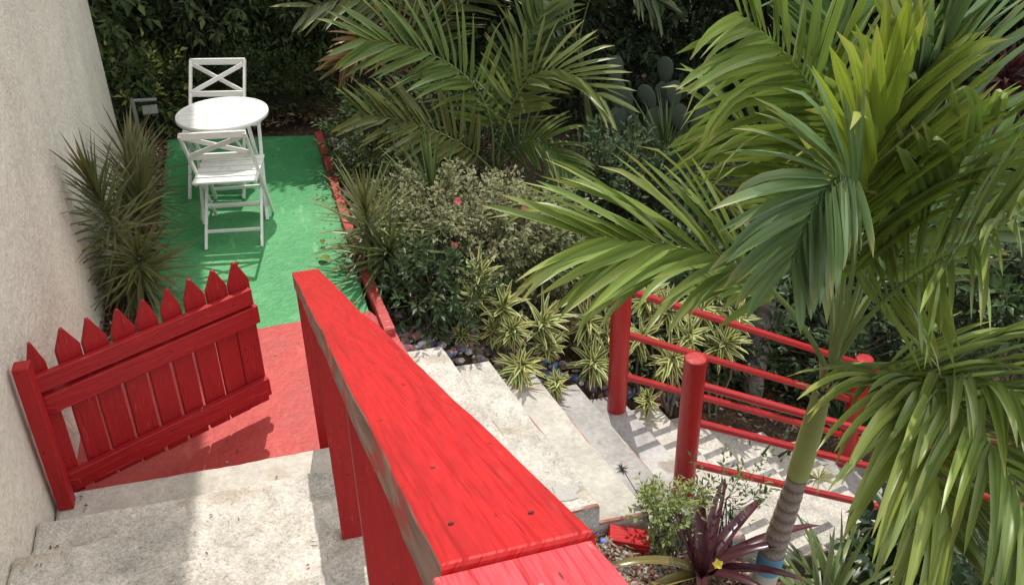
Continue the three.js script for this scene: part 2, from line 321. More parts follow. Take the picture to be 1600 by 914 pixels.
// ---------------------------------------------------------------- patio floors
struct('green_patio_floor', slab([[-0.8, -8.02], [0.36, -7.75], [0.41, -4.9], [-0.8, -4.9], [-0.83, -6]], -0.16, 0, { step: 0.12, rough: 0.02, bev: 0.006, seed: 4 }), M.green, 'green painted concrete patio floor under the table');
struct('red_patio_floor', slab([[-1.098, -4.925], [0.41, -4.925], [0.52, -4.66], [0.71, -3.42], [0.16, -3.42], [-1.098, -3.42]], -0.16, 0.003, { step: 0.05, rough: 0.014, bev: 0.001, bump: 0, seed: 6 }), M.redFloor, 'red painted landing below the gate');
struct('green_landing_floor', slab([[0.145, -3.416], [0.71, -3.416], [0.8, -3.0], [0.85, 0.6], [0.145, 0.6]], -0.16, 0, { step: 0.2, rough: 0.004, bev: 0.004, seed: 8 }), M.green, 'green painted floor beside the concrete stairs');

// ---------------------------------------------------------------- stairs up towards the camera, and stairs down to the right
const RISE = 0.16, RUN = 0.345, stepZ = k => -3.58 + RUN * (k - 1);
{
  const st = add(new THREE.Group(), 'concrete_stairs', scene); st.userData = { kind: 'structure', label: 'worn grey concrete stairs beside the rendered wall' };
  for (let k = 1; k <= 11; k++) {
    const z = stepZ(k), sk = (hash(k, 3, 9) - 0.5) * 0.02;
    part(st, 'step', slab([[-1.099, z + sk], [0.14, z - sk], [0.14, z + RUN + 0.06], [-1.099, z + RUN + 0.06]], k === 1 ? -0.1 : RISE * (k - 2) + 0.02, RISE * k, { step: 0.045, rough: 0.01, bev: 0.012, bump: 0.004, seed: 20 + k }), k === 1 ? M.concretes[1] : M.concrete);
  }
}
const noseF = k => 0.774 + 0.27 * (k - 1), noseN = k => 0.995 + 0.27 * (k - 1);
{
  const st = add(new THREE.Group(), 'garden_stairs', scene); st.userData = { kind: 'structure', label: 'pale concrete garden stairs going down between the red railings' };
  for (let k = 1; k <= 13; k++) {
    const far = -4.66 + (hash(k, 5, 2) - 0.5) * 0.05, near = -3.33 + (hash(k, 6, 2) - 0.5) * 0.04, nx = x => x;
    const s = part(st, 'step', slab([[noseF(k) - 0.3, far], [noseF(k), far], [nx(noseN(k)), near], [nx(noseN(k) - 0.3), near]], -0.14 * k - 0.24, -0.14 * k, { step: 0.05, rough: 0.005, bev: 0.011, bump: 0.002, edged: true, seed: 50 + k }), [M.concretes[[0, 0, 0, 1, 2, 2, 1][k % 7]], M.stainedEdge]);
    if (k === 2) {
      const o = []; for (let i = 0; i < 14; i++) { const a = i / 14 * Math.PI * 2, r = 0.068 * (0.75 + 0.5 * hash(i, 1, 77)); o.push([1.13 + Math.cos(a) * r, -3.445 + Math.sin(a) * r * 0.85]); }
      const p = part(s, 'mortar_patch', slab(o, -0.285, -0.273, { step: 0.03, rough: 0.01, bev: 0.006, bump: 0.006, seed: 91 }), M.mortar); p.userData.label = 'white mortar patch on the end of the step';
    }
  }
}
// low kerb along the right edge of the green floor
{
  const k = thing('red_kerb', 'chipped red kerb along the right edge of the green floor', 'kerb');
  const P = [[0.36, -7.72], [0.375, -6.9], [0.385, -6.1], [0.42, -5.3], [0.455, -4.62]];
  for (let i = 0; i < 4; i++) {
    const [a, b] = [P[i], P[i + 1]];
    part(k, 'kerb_length', slab([[a[0] - 0.005, a[1] + 0.006], [a[0] + 0.055, a[1] + 0.006], [b[0] + 0.06, b[1] - 0.006], [b[0], b[1] - 0.006]], -0.15, 0.05 + 0.008 * hash(i, 2, 3), { step: 0.06, rough: 0.012, bev: 0.01, bump: 0.006, seed: 70 + i }), M.redKerb);
  }
}

// ---------------------------------------------------------------- the building on the left
{
  const b = thing('building', 'rough beige rendered building wall rising along the left side', 'building');
  // the wall face, its surface slightly uneven
  const g = new THREE.BoxGeometry(3.9, 6.2, 10.9, 1, 60, 110); g.translate(WALLX - 1.95, 2.7, -2.3);
  const p = g.attributes.position;
  for (let i = 0; i < p.count; i++) if (p.getX(i) > WALLX - 0.01) {
    const z = p.getZ(i), y = p.getY(i), edge = smooth(-7.75, -7.55, z);
    p.setX(i, WALLX + (fbm((z + 20) / 16, (y + 4) / 16, 14, 4, 301) - 0.5) * 0.035 * edge - (1 - edge) * 0.02);
  }
  g.computeVertexNormals();
  part(b, 'wall', boxUV(g, 1), M.stucco).geometry.computeVertexNormals();
  const e = rbox(5.35, 0.22, 13.7, 0.02); e.translate(0.0 - 2.675, 5.912, -3.4);  // unseen roof; far overhang lengthened past the corner to shade the wall
  part(b, 'roof_slab', boxUV(e, 1), M.stucco);
}

// ---------------------------------------------------------------- hand rail over the stairs
{
  const h = thing('stair_handrail', 'thick red wooden handrail on board posts along the concrete stairs', 'handrail');
  const A = V(0.062, 0.95, -3.79), B = V(0.126, 2.52, -0.5), x = B.clone().sub(A).normalize(), L = A.distanceTo(B), z = x.clone().cross(V(0, 1, 0)).normalize(), y = z.clone().cross(x), basis = new THREE.Matrix4().makeBasis(x, y, z).setPosition(A);
  // paint has worn off the stair side only: every other face keeps the paint
  const onlyLeftBare = q => { q.clearGroups(); const P = q.attributes.position, a = V(0, 0, 0), b = V(0, 0, 0), c = V(0, 0, 0); let run = 0, cur = -1; for (let i = 0; i <= P.count; i += 3) { let m = -2; if (i < P.count) { a.fromBufferAttribute(P, i); b.fromBufferAttribute(P, i + 1); c.fromBufferAttribute(P, i + 2); const nn = b.sub(a).cross(c.sub(a)).normalize(); m = nn.z > 0.6 ? 1 : 0; } if (m !== cur) { if (cur >= 0) q.addGroup(run, i - run, cur); run = i; cur = m; } } };
  const half = t => 0.052 + 0.001 * Math.sin(t * 5.1) + 0.0006 * Math.sin(t * 13 + 1);
  const s = new THREE.Shape(), n = 60;
  for (let i = 0; i <= n; i++) { const t = i / n * L, q = (t - 1.95) / 0.16, w = half(t + 3) + (hash(i, 7, 8) - 0.5) * 0.0014 + 0.004 * smooth(0, 0.16, t - 1.95) - 0.004 * Math.exp(-q * q); i ? s.lineTo(t, -w) : s.moveTo(t, -w); }
  for (let i = n; i >= 0; i--) { const t = i / n * L, w = half(t) + (hash(i, 4, 8) - 0.5) * 0.0014; s.lineTo(t, w); }
  let g = new THREE.ExtrudeGeometry(s, { depth: 0.058, bevelEnabled: true, bevelThickness: 0.004, bevelSize: 0.004, bevelSegments: 2, curveSegments: 2 });
  g.rotateX(Math.PI / 2);                       // plan shape lies flat, thickness hangs below it
  const uvp = g.attributes.position, uva = g.attributes.uv; for (let i = 0; i < uvp.count; i++) uva.setXY(i, uvp.getX(i) / 1, (uvp.getZ(i) + uvp.getY(i)) / 1);
  onlyLeftBare(g); g.applyMatrix4(basis);
  part(h, 'rail_board', g, [M.redWood, M.bareWood]);
  // the next length of rail, flatter and more weathered
  const s2 = new THREE.Shape(); s2.moveTo(0, -0.054); for (let i = 1; i <= 20; i++) s2.lineTo(i / 20 * 0.9, -0.055 - 0.002 * hash(i, 1, 4)); for (let i = 20; i >= 0; i--) s2.lineTo(i / 20 * 0.9, 0.058 + 0.002 * hash(i, 2, 4));
  g = new THREE.ExtrudeGeometry(s2, { depth: 0.058, bevelEnabled: true, bevelThickness: 0.004, bevelSize: 0.004, bevelSegments: 2 }); g.rotateX(Math.PI / 2);
  for (let i = 0, q = g.attributes.position, u = g.attributes.uv; i < q.count; i++) u.setXY(i, q.getX(i), q.getZ(i) + q.getY(i));
  onlyLeftBare(g);
  const x2 = V(0.03, 0.3, 0.94).normalize(), z2 = x2.clone().cross(V(0, 1, 0)).normalize(), y2 = z2.clone().cross(x2);
  g.applyMatrix4(new THREE.Matrix4().makeBasis(x2, y2, z2).setPosition(B.clone().addScaledVector(x, 0.008).addScaledVector(y, -0.006)));
  const nb = part(h, 'rail_board', g, [M.redWoodPale, M.bareWood]); nb.userData.label = 'faded pinkish end board of the rail';
  for (const [d, w] of [[0.06, -0.03], [0.075, 0.032]]) { const k = new THREE.CylinderGeometry(0.0024, 0.0024, 0.002, 8); k.applyMatrix4(new THREE.Matrix4().makeBasis(x, y, z).setPosition(A.clone().addScaledVector(x, L - d).addScaledVector(y, 0.0045).addScaledVector(z, w))); part(h, 'nail_head', k, M.bareWood); }
  for (const [pz, base] of [[-3.72, 0], [-2.5, stepZ(4) > -2.5 ? RISE * 3 : RISE * 4], [-1.38, RISE * 7], [-0.36, RISE * 10]]) {
    const t = (pz - A.z) / (B.z - A.z), top = lerp(A.y, B.y, t) - 0.072, cx = lerp(A.x, B.x, t), hh = top - base, w = 0.104, d = 0.038;
    const q = rbox(w, hh, d, 0.004); q.translate(0, hh / 2, 0); const pp = q.attributes.position;
    for (let i = 0; i < pp.count; i++) if (pp.getY(i) > hh / 2) pp.setY(i, pp.getY(i) + pp.getZ(i) * 0.48);
    // grain runs up the post
    const qq = q.index ? q.toNonIndexed() : q, P2 = qq.attributes.position, U = qq.attributes.uv; for (let i = 0; i < P2.count; i++) U.setXY(i, P2.getY(i) + pz, P2.getX(i) + P2.getZ(i));
    qq.translate(cx, base, pz); part(h, 'post', qq, M.redShaded);
  }
}

// ---------------------------------------------------------------- picket gate, swung open
{
  const gate = thing('picket_gate', 'red wooden picket gate standing open at the foot of the stairs', 'gate');
  const A = V(-1.07, 0, -3.64), B = V(-0.19, 0, -4.1), x = B.clone().sub(A).normalize(), z = x.clone().cross(V(0, 1, 0)), F = new THREE.Matrix4().makeBasis(x, V(0, 1, 0), z).setPosition(A);   // z points to the camera side
  const vert = g => { g = g.index ? g.toNonIndexed() : g; const P = g.attributes.position, U = g.attributes.uv; const o = hash(P.count, Math.round(P.getX(0) * 999), 5); for (let i = 0; i < P.count; i++) U.setXY(i, P.getY(i) + o, P.getX(i) + P.getZ(i) + o * 2); return g; };
  const horz = g => { g = g.index ? g.toNonIndexed() : g; const P = g.attributes.position, U = g.attributes.uv; const o = hash(P.count, Math.round(P.getY(0) * 999), 6); for (let i = 0; i < P.count; i++) U.setXY(i, P.getX(i) + o, P.getY(i) + P.getZ(i) + o * 2); return g; };
  const xs = [0.035, 0.165, 0.282, 0.395, 0.512, 0.622, 0.732, 0.842, 0.945];
  xs.forEach((c, i) => {
    const w = (i === 0 ? 0.032 : 0.0455) + (hash(i, 1, 1) - 0.5) * 0.006, top = 0.872 + (hash(i, 2, 1) - 0.5) * 0.016, sh = top - 0.085 - hash(i, 3, 1) * 0.02, lean = (hash(i, 4, 1) - 0.5) * 0.012, bot = 0.075 + hash(i, 5, 1) * 0.014, b = w * 0.08;
    const s = new THREE.Shape(); s.moveTo(-w, bot); s.lineTo(w, bot); s.lineTo(w + lean, sh); s.lineTo(b + lean + w * (hash(i, 6, 1) - 0.5) * 0.3, top); s.lineTo(-b + lean + w * (hash(i, 6, 1) - 0.5) * 0.3, top); s.lineTo(-w + lean, sh); s.closePath();
    const g = new THREE.ExtrudeGeometry(s, { depth: 0.016, bevelEnabled: true, bevelThickness: 0.003, bevelSize: 0.003, bevelSegments: 1 }); g.translate(c, 0, -0.03);
    part(gate, 'picket', vert(g).applyMatrix4(F), M.redShaded);
  });
  for (const [x0, x1, y0, y1, zf, th, tl] of [[0.0, 0.985, 0.66, 0.742, 0.016, 0.03, 0.004], [0.012, 1.0, 0.553, 0.645, 0.026, 0.04, 0.012], [0.012, 0.995, 0.135, 0.232, 0.02, 0.035, 0.012]]) {
    const g = rbox(x1 - x0, y1 - y0, th, 0.005, 2); g.rotateZ(tl); g.translate((x0 + x1) / 2, (y0 + y1) / 2, zf - th / 2 + 0.006 - (th - 0.03) / 2 + 0.008); part(gate, 'rail', horz(g).applyMatrix4(F), M.redShaded);
  }
  const post = rbox(0.062, 0.72, 0.066, 0.006, 2); post.translate(-1.052, 0.36 + 0.162, -3.5); part(gate, 'hinge_post', vert(post), M.redShaded);
  for (const yy of [0.58, 0.2]) { const hg = rbox(0.09, 0.03, 0.012, 0.003); hg.translate(-1.035, yy + 0.03, -3.56); part(gate, 'hinge', boxUV(hg), M.redShaded); }
}

// ---------------------------------------------------------------- red pipe railings down the garden stairs
function pipeRailing(label, z, x0, xs, len, drops) {
  const r = thing('pipe_railing', label, 'railing', 'red pipe railings on the garden stairs');
  for (const [px, top, base] of xs) {
    const g = new THREE.LatheGeometry([[0, base], [0.058, base], [0.058, top - 0.01], [0.054, top - 0.003], [0.046, top], [0, top]].map(a => new THREE.Vector2(...a)), 28); g.translate(px, 0, z);
    part(r, 'post', g, M.redPipe);
  }
  for (const d of drops) { const g = pipe([x0, d, z], [x0 + len, d - len * 0.515, z - 0.02], 0.022); part(r, 'rail', g, M.redPipe); }
}
pipeRailing('far red pipe railing beside the striped rosette plants', -4.5, 1.8, [[1.8, 0.245, -0.7], [3.5, -0.66, -1.54]], 3.1, [0.155, -0.14, -0.44]);
pipeRailing('near red pipe railing passing behind the leaning palm trunk', -3.7, 1.89, [[1.89, 0.2, -0.7]], 2.4, [0.04, -0.2, -0.48]);

// ---------------------------------------------------------------- table and folding chairs
{
  const t = thing('bistro_table', 'round white slatted folding table on the green patio', 'table'); t.position.set(-0.28, 0, -6.53); t.rotation.y = -0.13;
  const R = 0.3, n = 6, w = 2 * R / n;
  for (let i = 0; i < n; i++) {
    const z0 = -R + i * w + 0.004, z1 = -R + (i + 1) * w - 0.004, s = new THREE.Shape(), hx = z => Math.sqrt(Math.max(0, (R - 0.012) ** 2 - z * z)), m = 10;
    for (let k = 0; k <= m; k++) { const z = lerp(z0, z1, k / m); k ? s.lineTo(hx(z), z) : s.moveTo(hx(z), z); } for (let k = m; k >= 0; k--) { const z = lerp(z0, z1, k / m); s.lineTo(-hx(z), z); }
    const g = new THREE.ExtrudeGeometry(s, { depth: 0.016, bevelEnabled: true, bevelThickness: 0.0015, bevelSize: 0.001, bevelSegments: 1 }); g.rotateX(Math.PI / 2); g.translate(0, 0.708, 0); part(t, 'top_slat', boxUV(g), M.white);
  }
  const rim = new THREE.LatheGeometry([[R - 0.01, 0.684], [R, 0.686], [R + 0.002, 0.7], [R, 0.712], [R - 0.008, 0.713], [R - 0.01, 0.709], [R - 0.01, 0.684]].map(a => new THREE.Vector2(...a)), 64); part(t, 'rim', rim, M.white);
  for (const z of [-0.15, 0.15]) part(t, 'cross_rail', boxUV(bar([-0.24, 0.675, z], [0.24, 0.675, z], 0.03, 0.02)), M.white);
  for (const sx of [-0.21, 0.21]) { part(t, 'leg', boxUV(bar([sx, 0.68, -0.17], [sx, 0, 0.2], 0.022, 0.028)), M.white); part(t, 'leg', boxUV(bar([sx * 0.86, 0.68, 0.17], [sx * 0.86, 0, -0.2], 0.022, 0.028)), M.white); }
  part(t, 'stretcher', boxUV(bar([-0.21, 0.1, 0.145], [0.21, 0.1, 0.145], 0.018, 0.022)), M.white); part(t, 'stretcher', boxUV(bar([-0.18, 0.1, -0.145], [0.18, 0.1, -0.145], 0.018, 0.022)), M.white);
}
function makeChair(label) {                       // faces -z
  const c = thing('folding_chair', label, 'chair', 'white folding chairs at the patio table');
  const P = (a, b, w, h, n) => part(c, n, boxUV(bar(a, b, w, h)), M.white);
  const bz = y => lerp(-0.25, 0.3, Math.pow(y / 0.84, 1.0));          // the long member: front foot to back top
  for (const s of [-0.195, 0.195]) { P([s, 0, -0.25], [s, 0.84, 0.3], 0.018, 0.03, 'back_upright'); P([s * 0.9, 0.45, -0.2], [s * 0.92, 0, 0.26], 0.016, 0.028, 'rear_leg'); P([s * 0.96, 0.435, -0.21], [s * 0.96, 0.435, 0.16], 0.014, 0.03, 'seat_rail'); }
  P([-0.2, 0.83, bz(0.83)], [0.2, 0.83, bz(0.83)], 0.02, 0.045, 'back_rail'); P([-0.19, 0.635, bz(0.635)], [0.19, 0.635, bz(0.635)], 0.018, 0.04, 'back_rail');
  P([-0.185, 0.645, bz(0.645) + 0.004], [0.185, 0.815, bz(0.815) + 0.004], 0.012, 0.032, 'back_cross'); P([-0.185, 0.815, bz(0.815) - 0.01], [0.185, 0.645, bz(0.645) - 0.01], 0.012, 0.032, 'back_cross');
  for (let i = 0; i < 5; i++) { const z = -0.2 + i * 0.086; const g = rbox(0.405, 0.016, 0.07, 0.004); g.translate(0, 0.458, z + 0.02); part(c, 'seat_slat', boxUV(g), M.white); }
  P([-0.18, 0.09, 0.168], [0.18, 0.09, 0.168], 0.014, 0.022, 'rung'); P([-0.178, 0.22, 0.034], [0.178, 0.22, 0.034], 0.014, 0.022, 'rung'); P([-0.19, 0.1, -0.184], [0.19, 0.1, -0.184], 0.014, 0.022, 'rung');
  return c;
}
const ch1 = makeChair('white folding chair in front of the round table, its back to the stairs'); ch1.position.set(-0.285, 0, -6.2); ch1.rotation.y = -0.17; ch1.scale.y = 0.96;
const ch2 = makeChair('white folding chair behind the round table by the hedge'); ch2.position.set(-0.36, 0, -6.98); ch2.rotation.y = Math.PI - 0.28;

// ---------------------------------------------------------------- plants: builders
const bez = (P, t) => { const a = (1 - t) ** 3, b = 3 * t * (1 - t) ** 2, c = 3 * t * t * (1 - t), d = t ** 3; return V(a * P[0].x + b * P[1].x + c * P[2].x + d * P[3].x, a * P[0].y + b * P[1].y + c * P[2].y + d * P[3].y, a * P[0].z + b * P[1].z + c * P[2].z + d * P[3].z); };
// a smooth run through four points: control points such that the curve passes through the two inner ones near a third and two thirds
function through(p) { const [a, b, c, d] = p.map(q => V(q)); const c1 = b.clone().multiplyScalar(3).addScaledVector(a, -5 / 6).addScaledVector(c, -1.5).addScaledVector(d, 1 / 3), c2 = c.clone().multiplyScalar(3).addScaledVector(a, 1 / 3).addScaledVector(b, -1.5).addScaledVector(d, -5 / 6); return [a, c1, c2, d]; }
const jit = (c, r, k = 0.25) => { const m = 1 + (r() - 0.5) * 2 * k, h = (r() - 0.5) * k * 0.5; return [c[0] * m * (1 + h), c[1] * m, c[2] * m * (1 - h)]; };
const rdir = r => { const z = r() * 2 - 1, a = r() * Math.PI * 2, q = Math.sqrt(1 - z * z); return V(q * Math.cos(a), z, q * Math.sin(a)); };

// a palm frond: rachis mesh whose children are its leaflets (or, with `bulk`, leaflets collected there)
function frond(palm, pts, o, bulk) {
  const r = rng(o.seed), C = through(pts), N = 22, line = [], rad = [], cols = [];
  for (let i = 0; i <= N; i++) { const t = i / N; line.push(bez(C, t).toArray()); rad.push(lerp(o.rad || 0.014, 0.002, Math.pow(t, 0.7))); cols.push(mixc(o.rachis || [0.16, 0.2, 0.06], o.col, t)); }
  const g = new G(); g.tube(line, rad, cols, 6);
  const f = part(palm, 'frond', g.geo(), M.stem); if (o.label) f.userData.label = o.label;
  const n = o.n || 18, L0 = C[0].distanceTo(C[3]);
  for (let k = 0; k < n; k++) for (const s of [-1, 1]) {
    const q = (k + 0.5 + (r() - 0.5) * 0.5) / n, t = lerp(o.from ?? 0.22, 0.99, q), p = bez(C, t), T = bez(C, Math.min(1, t + 0.01)).sub(bez(C, t - 0.01)).normalize();
    const nh = V(o.normal || [0, 1, 0]), S = T.clone().cross(nh).normalize().multiplyScalar(s), U = S.clone().cross(T).normalize(); if (U.dot(nh) < 0) U.negate();
    const ang = lerp(o.a0 ?? 0.55, o.a1 ?? 1.15, q) + (r() - 0.5) * 0.22, lift = (o.lift ?? 0.25) * (1 - q * 0.6) + (r() - 0.5) * 0.36;
    const d = S.clone().multiplyScalar(Math.cos(ang)).addScaledVector(T, Math.sin(ang)).addScaledVector(U, lift).normalize();
    const len = o.len * (0.45 + 0.55 * Math.sin(Math.PI * clamp(0.16 + q * 0.74))) * (0.88 + r() * 0.24) * (s > 0 ? (o.right ?? 1) : (o.left ?? 1));
    const side = d.clone().cross(U.clone().addScaledVector(S, 0.45)).normalize();
    const own = !bulk && (!o.extra || k % 2 === 0), bent = r() < (o.bent ?? 0.2), b = own ? new G() : bulk || o.extra, col = jit(o.col, r, 0.22);
    b.blade(p, d, side, len, o.wid * (0.8 + 0.4 * r()), { seg: 6, droop: (o.droop ?? 0.7) * (0.7 + 0.6 * r()), kink: bent ? 3 + 3 * r() : 0.6, fold: 0.5, col, tip: r() < 0.6 ? mixc(col, [0.46, 0.38, 0.12], 0.65) : col, tipAt: 0.75, twist: (r() - 0.5) * 4.5, prof: t => Math.min(1, 0.3 + t * 4.5) * Math.pow(1 - t, 0.45) });
    if (own) part(f, 'leaflet', b.geo(), o.mat || M.palm);
  }
  return f;
}
// a rosette of strap leaves on a growing point
function rosette(g, p, axis, n, len, wid, o) {
  const r = o.r, ax = axis.clone().normalize(), x = ax.clone().cross(Math.abs(ax.y) > 0.9 ? V(1, 0, 0) : V(0, 1, 0)).normalize(), z = ax.clone().cross(x);
  for (let i = 0; i < n; i++) {
    const a = i * 2.39996 + r() * 0.5, q = i / n, open = lerp(o.open0 ?? 0.2, o.open1 ?? 1.7, Math.pow(q, 0.8)) + (r() - 0.5) * 0.25;
    const out = x.clone().multiplyScalar(Math.cos(a)).addScaledVector(z, Math.sin(a)), d = ax.clone().multiplyScalar(Math.cos(open)).addScaledVector(out, Math.sin(open));
    const base = p.clone().addScaledVector(ax, (o.stack || 0) * (0.5 - q)), side = d.clone().cross(ax.clone().addScaledVector(out, -0.01)).normalize();
    const col = jit(o.col, r, o.jit ?? 0.25);
    g.blade(base, d, side, len * (0.75 + 0.45 * r()) * lerp(0.8, 1, Math.sin(q * 3)), wid * (0.85 + 0.3 * r()), { seg: o.seg || 4, droop: (o.droop ?? 0.8) * (0.6 + 0.8 * r()), fold: o.fold ?? 0.3, col, tip: o.tip || col, tipAt: 0.7, kink: o.kink || 0, prof: o.prof || (t => Math.min(1, 0.6 + t * 2) * Math.pow(1 - t, 0.6)) });
  }
}
// twigs carrying small leaves, spread through an ellipsoid; stems run from the foot to the twigs
function shrub(o) {
  const r = rng(o.seed), th = thing(o.name, o.label, o.category || 'shrub', o.group), foot = V(o.foot), c = V(o.centre), [rx, ry, rz] = o.radii;
  const leaves = new G(), wood = new G(), tips = [];
  for (let i = 0; i < o.twigs; i++) {
    const d = rdir(r), k = Math.pow(r(), 0.42), w = 0.78 + 0.44 * vnoise(d.x * 2.3 + 9, d.z * 2.3 + d.y * 3 + 9, 99, 99, o.seed);
    const p = c.clone().add(V(d.x * rx * k * w, d.y * ry * k * w, d.z * rz * k * w)); p.y = Math.max(p.y, gy(p.x, p.z) + 0.03);
    if (o.keep && !o.keep(p)) continue;
    tips.push([p, d]);
  }
  const hubs = []; for (let i = 0; i < (o.stems || 5); i++) { const d = rdir(r); hubs.push(c.clone().add(V(d.x * rx * 0.35, -Math.abs(d.y) * ry * 0.35, d.z * rz * 0.35))); }
  for (const h of hubs) { const m = foot.clone().lerp(h, 0.5).add(V((r() - 0.5) * 0.1, 0, (r() - 0.5) * 0.1)); wood.tube([[foot.x + (r() - 0.5) * 0.08, foot.y - 0.05, foot.z + (r() - 0.5) * 0.08], m.toArray(), h.toArray()], [o.stem || 0.012, (o.stem || 0.012) * 0.8, (o.stem || 0.012) * 0.5], o.wood || [0.14, 0.11, 0.07], 5); }
  tips.forEach(([p, d], i) => {
    const axis = d.clone().add(V((r() - 0.5) * 0.9, o.upward ?? 0.5, (r() - 0.5) * 0.9)).normalize(), tl = o.twig * (0.6 + 0.8 * r());
    if (i % 2 === 0) { let h = hubs[0]; for (const q of hubs) if (q.distanceTo(p) < h.distanceTo(p)) h = q; wood.tube([h.toArray(), h.clone().lerp(p, 0.6).add(V(0, -0.02, 0)).toArray(), p.clone().addScaledVector(axis, tl * 0.5).toArray()], [(o.stem || 0.012) * 0.4, (o.stem || 0.012) * 0.28, 0.0015], o.wood || [0.14, 0.11, 0.07], 4); }
    const tone = jit(o.col, r, o.jit ?? 0.3), vary = r() < (o.paleShare ?? 0);
    for (let k = 0; k < o.per; k++) {
      const q = (k + r()) / o.per, a = k * 2.4 + r(), x = axis.clone().cross(V(0.3, 0.2, 0.9)).normalize(), z = axis.clone().cross(x), out = x.multiplyScalar(Math.cos(a)).addScaledVector(z, Math.sin(a));
      const dir = out.clone().multiplyScalar(0.85).addScaledVector(axis, 0.35 + q * 0.7).add(V(0, o.hang ?? -0.1, 0)).normalize(), nr = V(0, 1, 0).addScaledVector(rdir(r), 0.55).normalize();
      const L = o.leaf * (0.65 + 0.6 * r()), W = L * (o.ratio || 0.45), col = jit(vary ? o.pale : tone, r, 0.15), edge = o.edge ? jit(r() < (o.edgeShare ?? 1) ? o.edge : col, r, 0.12) : col, at = p.clone().addScaledVector(axis, q * tl - tl * 0.3).addScaledVector(out, 0.006);
      if (o.round) leaves.round(at, dir, nr, L, W, col, edge); else leaves.leaf(at, dir, nr, L, W, col, edge);
    }
  });
  part(th, 'stems', wood.geo(), M.stem); part(th, 'foliage', leaves.geo(), o.mat || M.leaf).userData.kind = 'stuff';
  return { th, tips, r };
}
function flower(th, p, face, size, mat, petals = 5, r, name = 'flower') {
  const g = new G(), ax = V(face).normalize(), x = ax.clone().cross(V(0.2, 0.9, 0.31)).normalize(), z = ax.clone().cross(x);
  for (let i = 0; i < petals; i++) { const a = i / petals * 6.283 + r() * 0.3, out = x.clone().multiplyScalar(Math.cos(a)).addScaledVector(z, Math.sin(a)); g.round(V(p), out.clone().addScaledVector(ax, 0.35).normalize(), ax, size * (0.85 + 0.3 * r()), size * (petals === 5 ? 0.95 : 0.62), [1, 1, 1], [1, 1, 1], 0.2); }
  return part(th, name, g.geo(), mat);
}
const GREEN = [0.07, 0.13, 0.03], DARK = [0.03, 0.06, 0.02], OLIVE = [0.11, 0.14, 0.045];

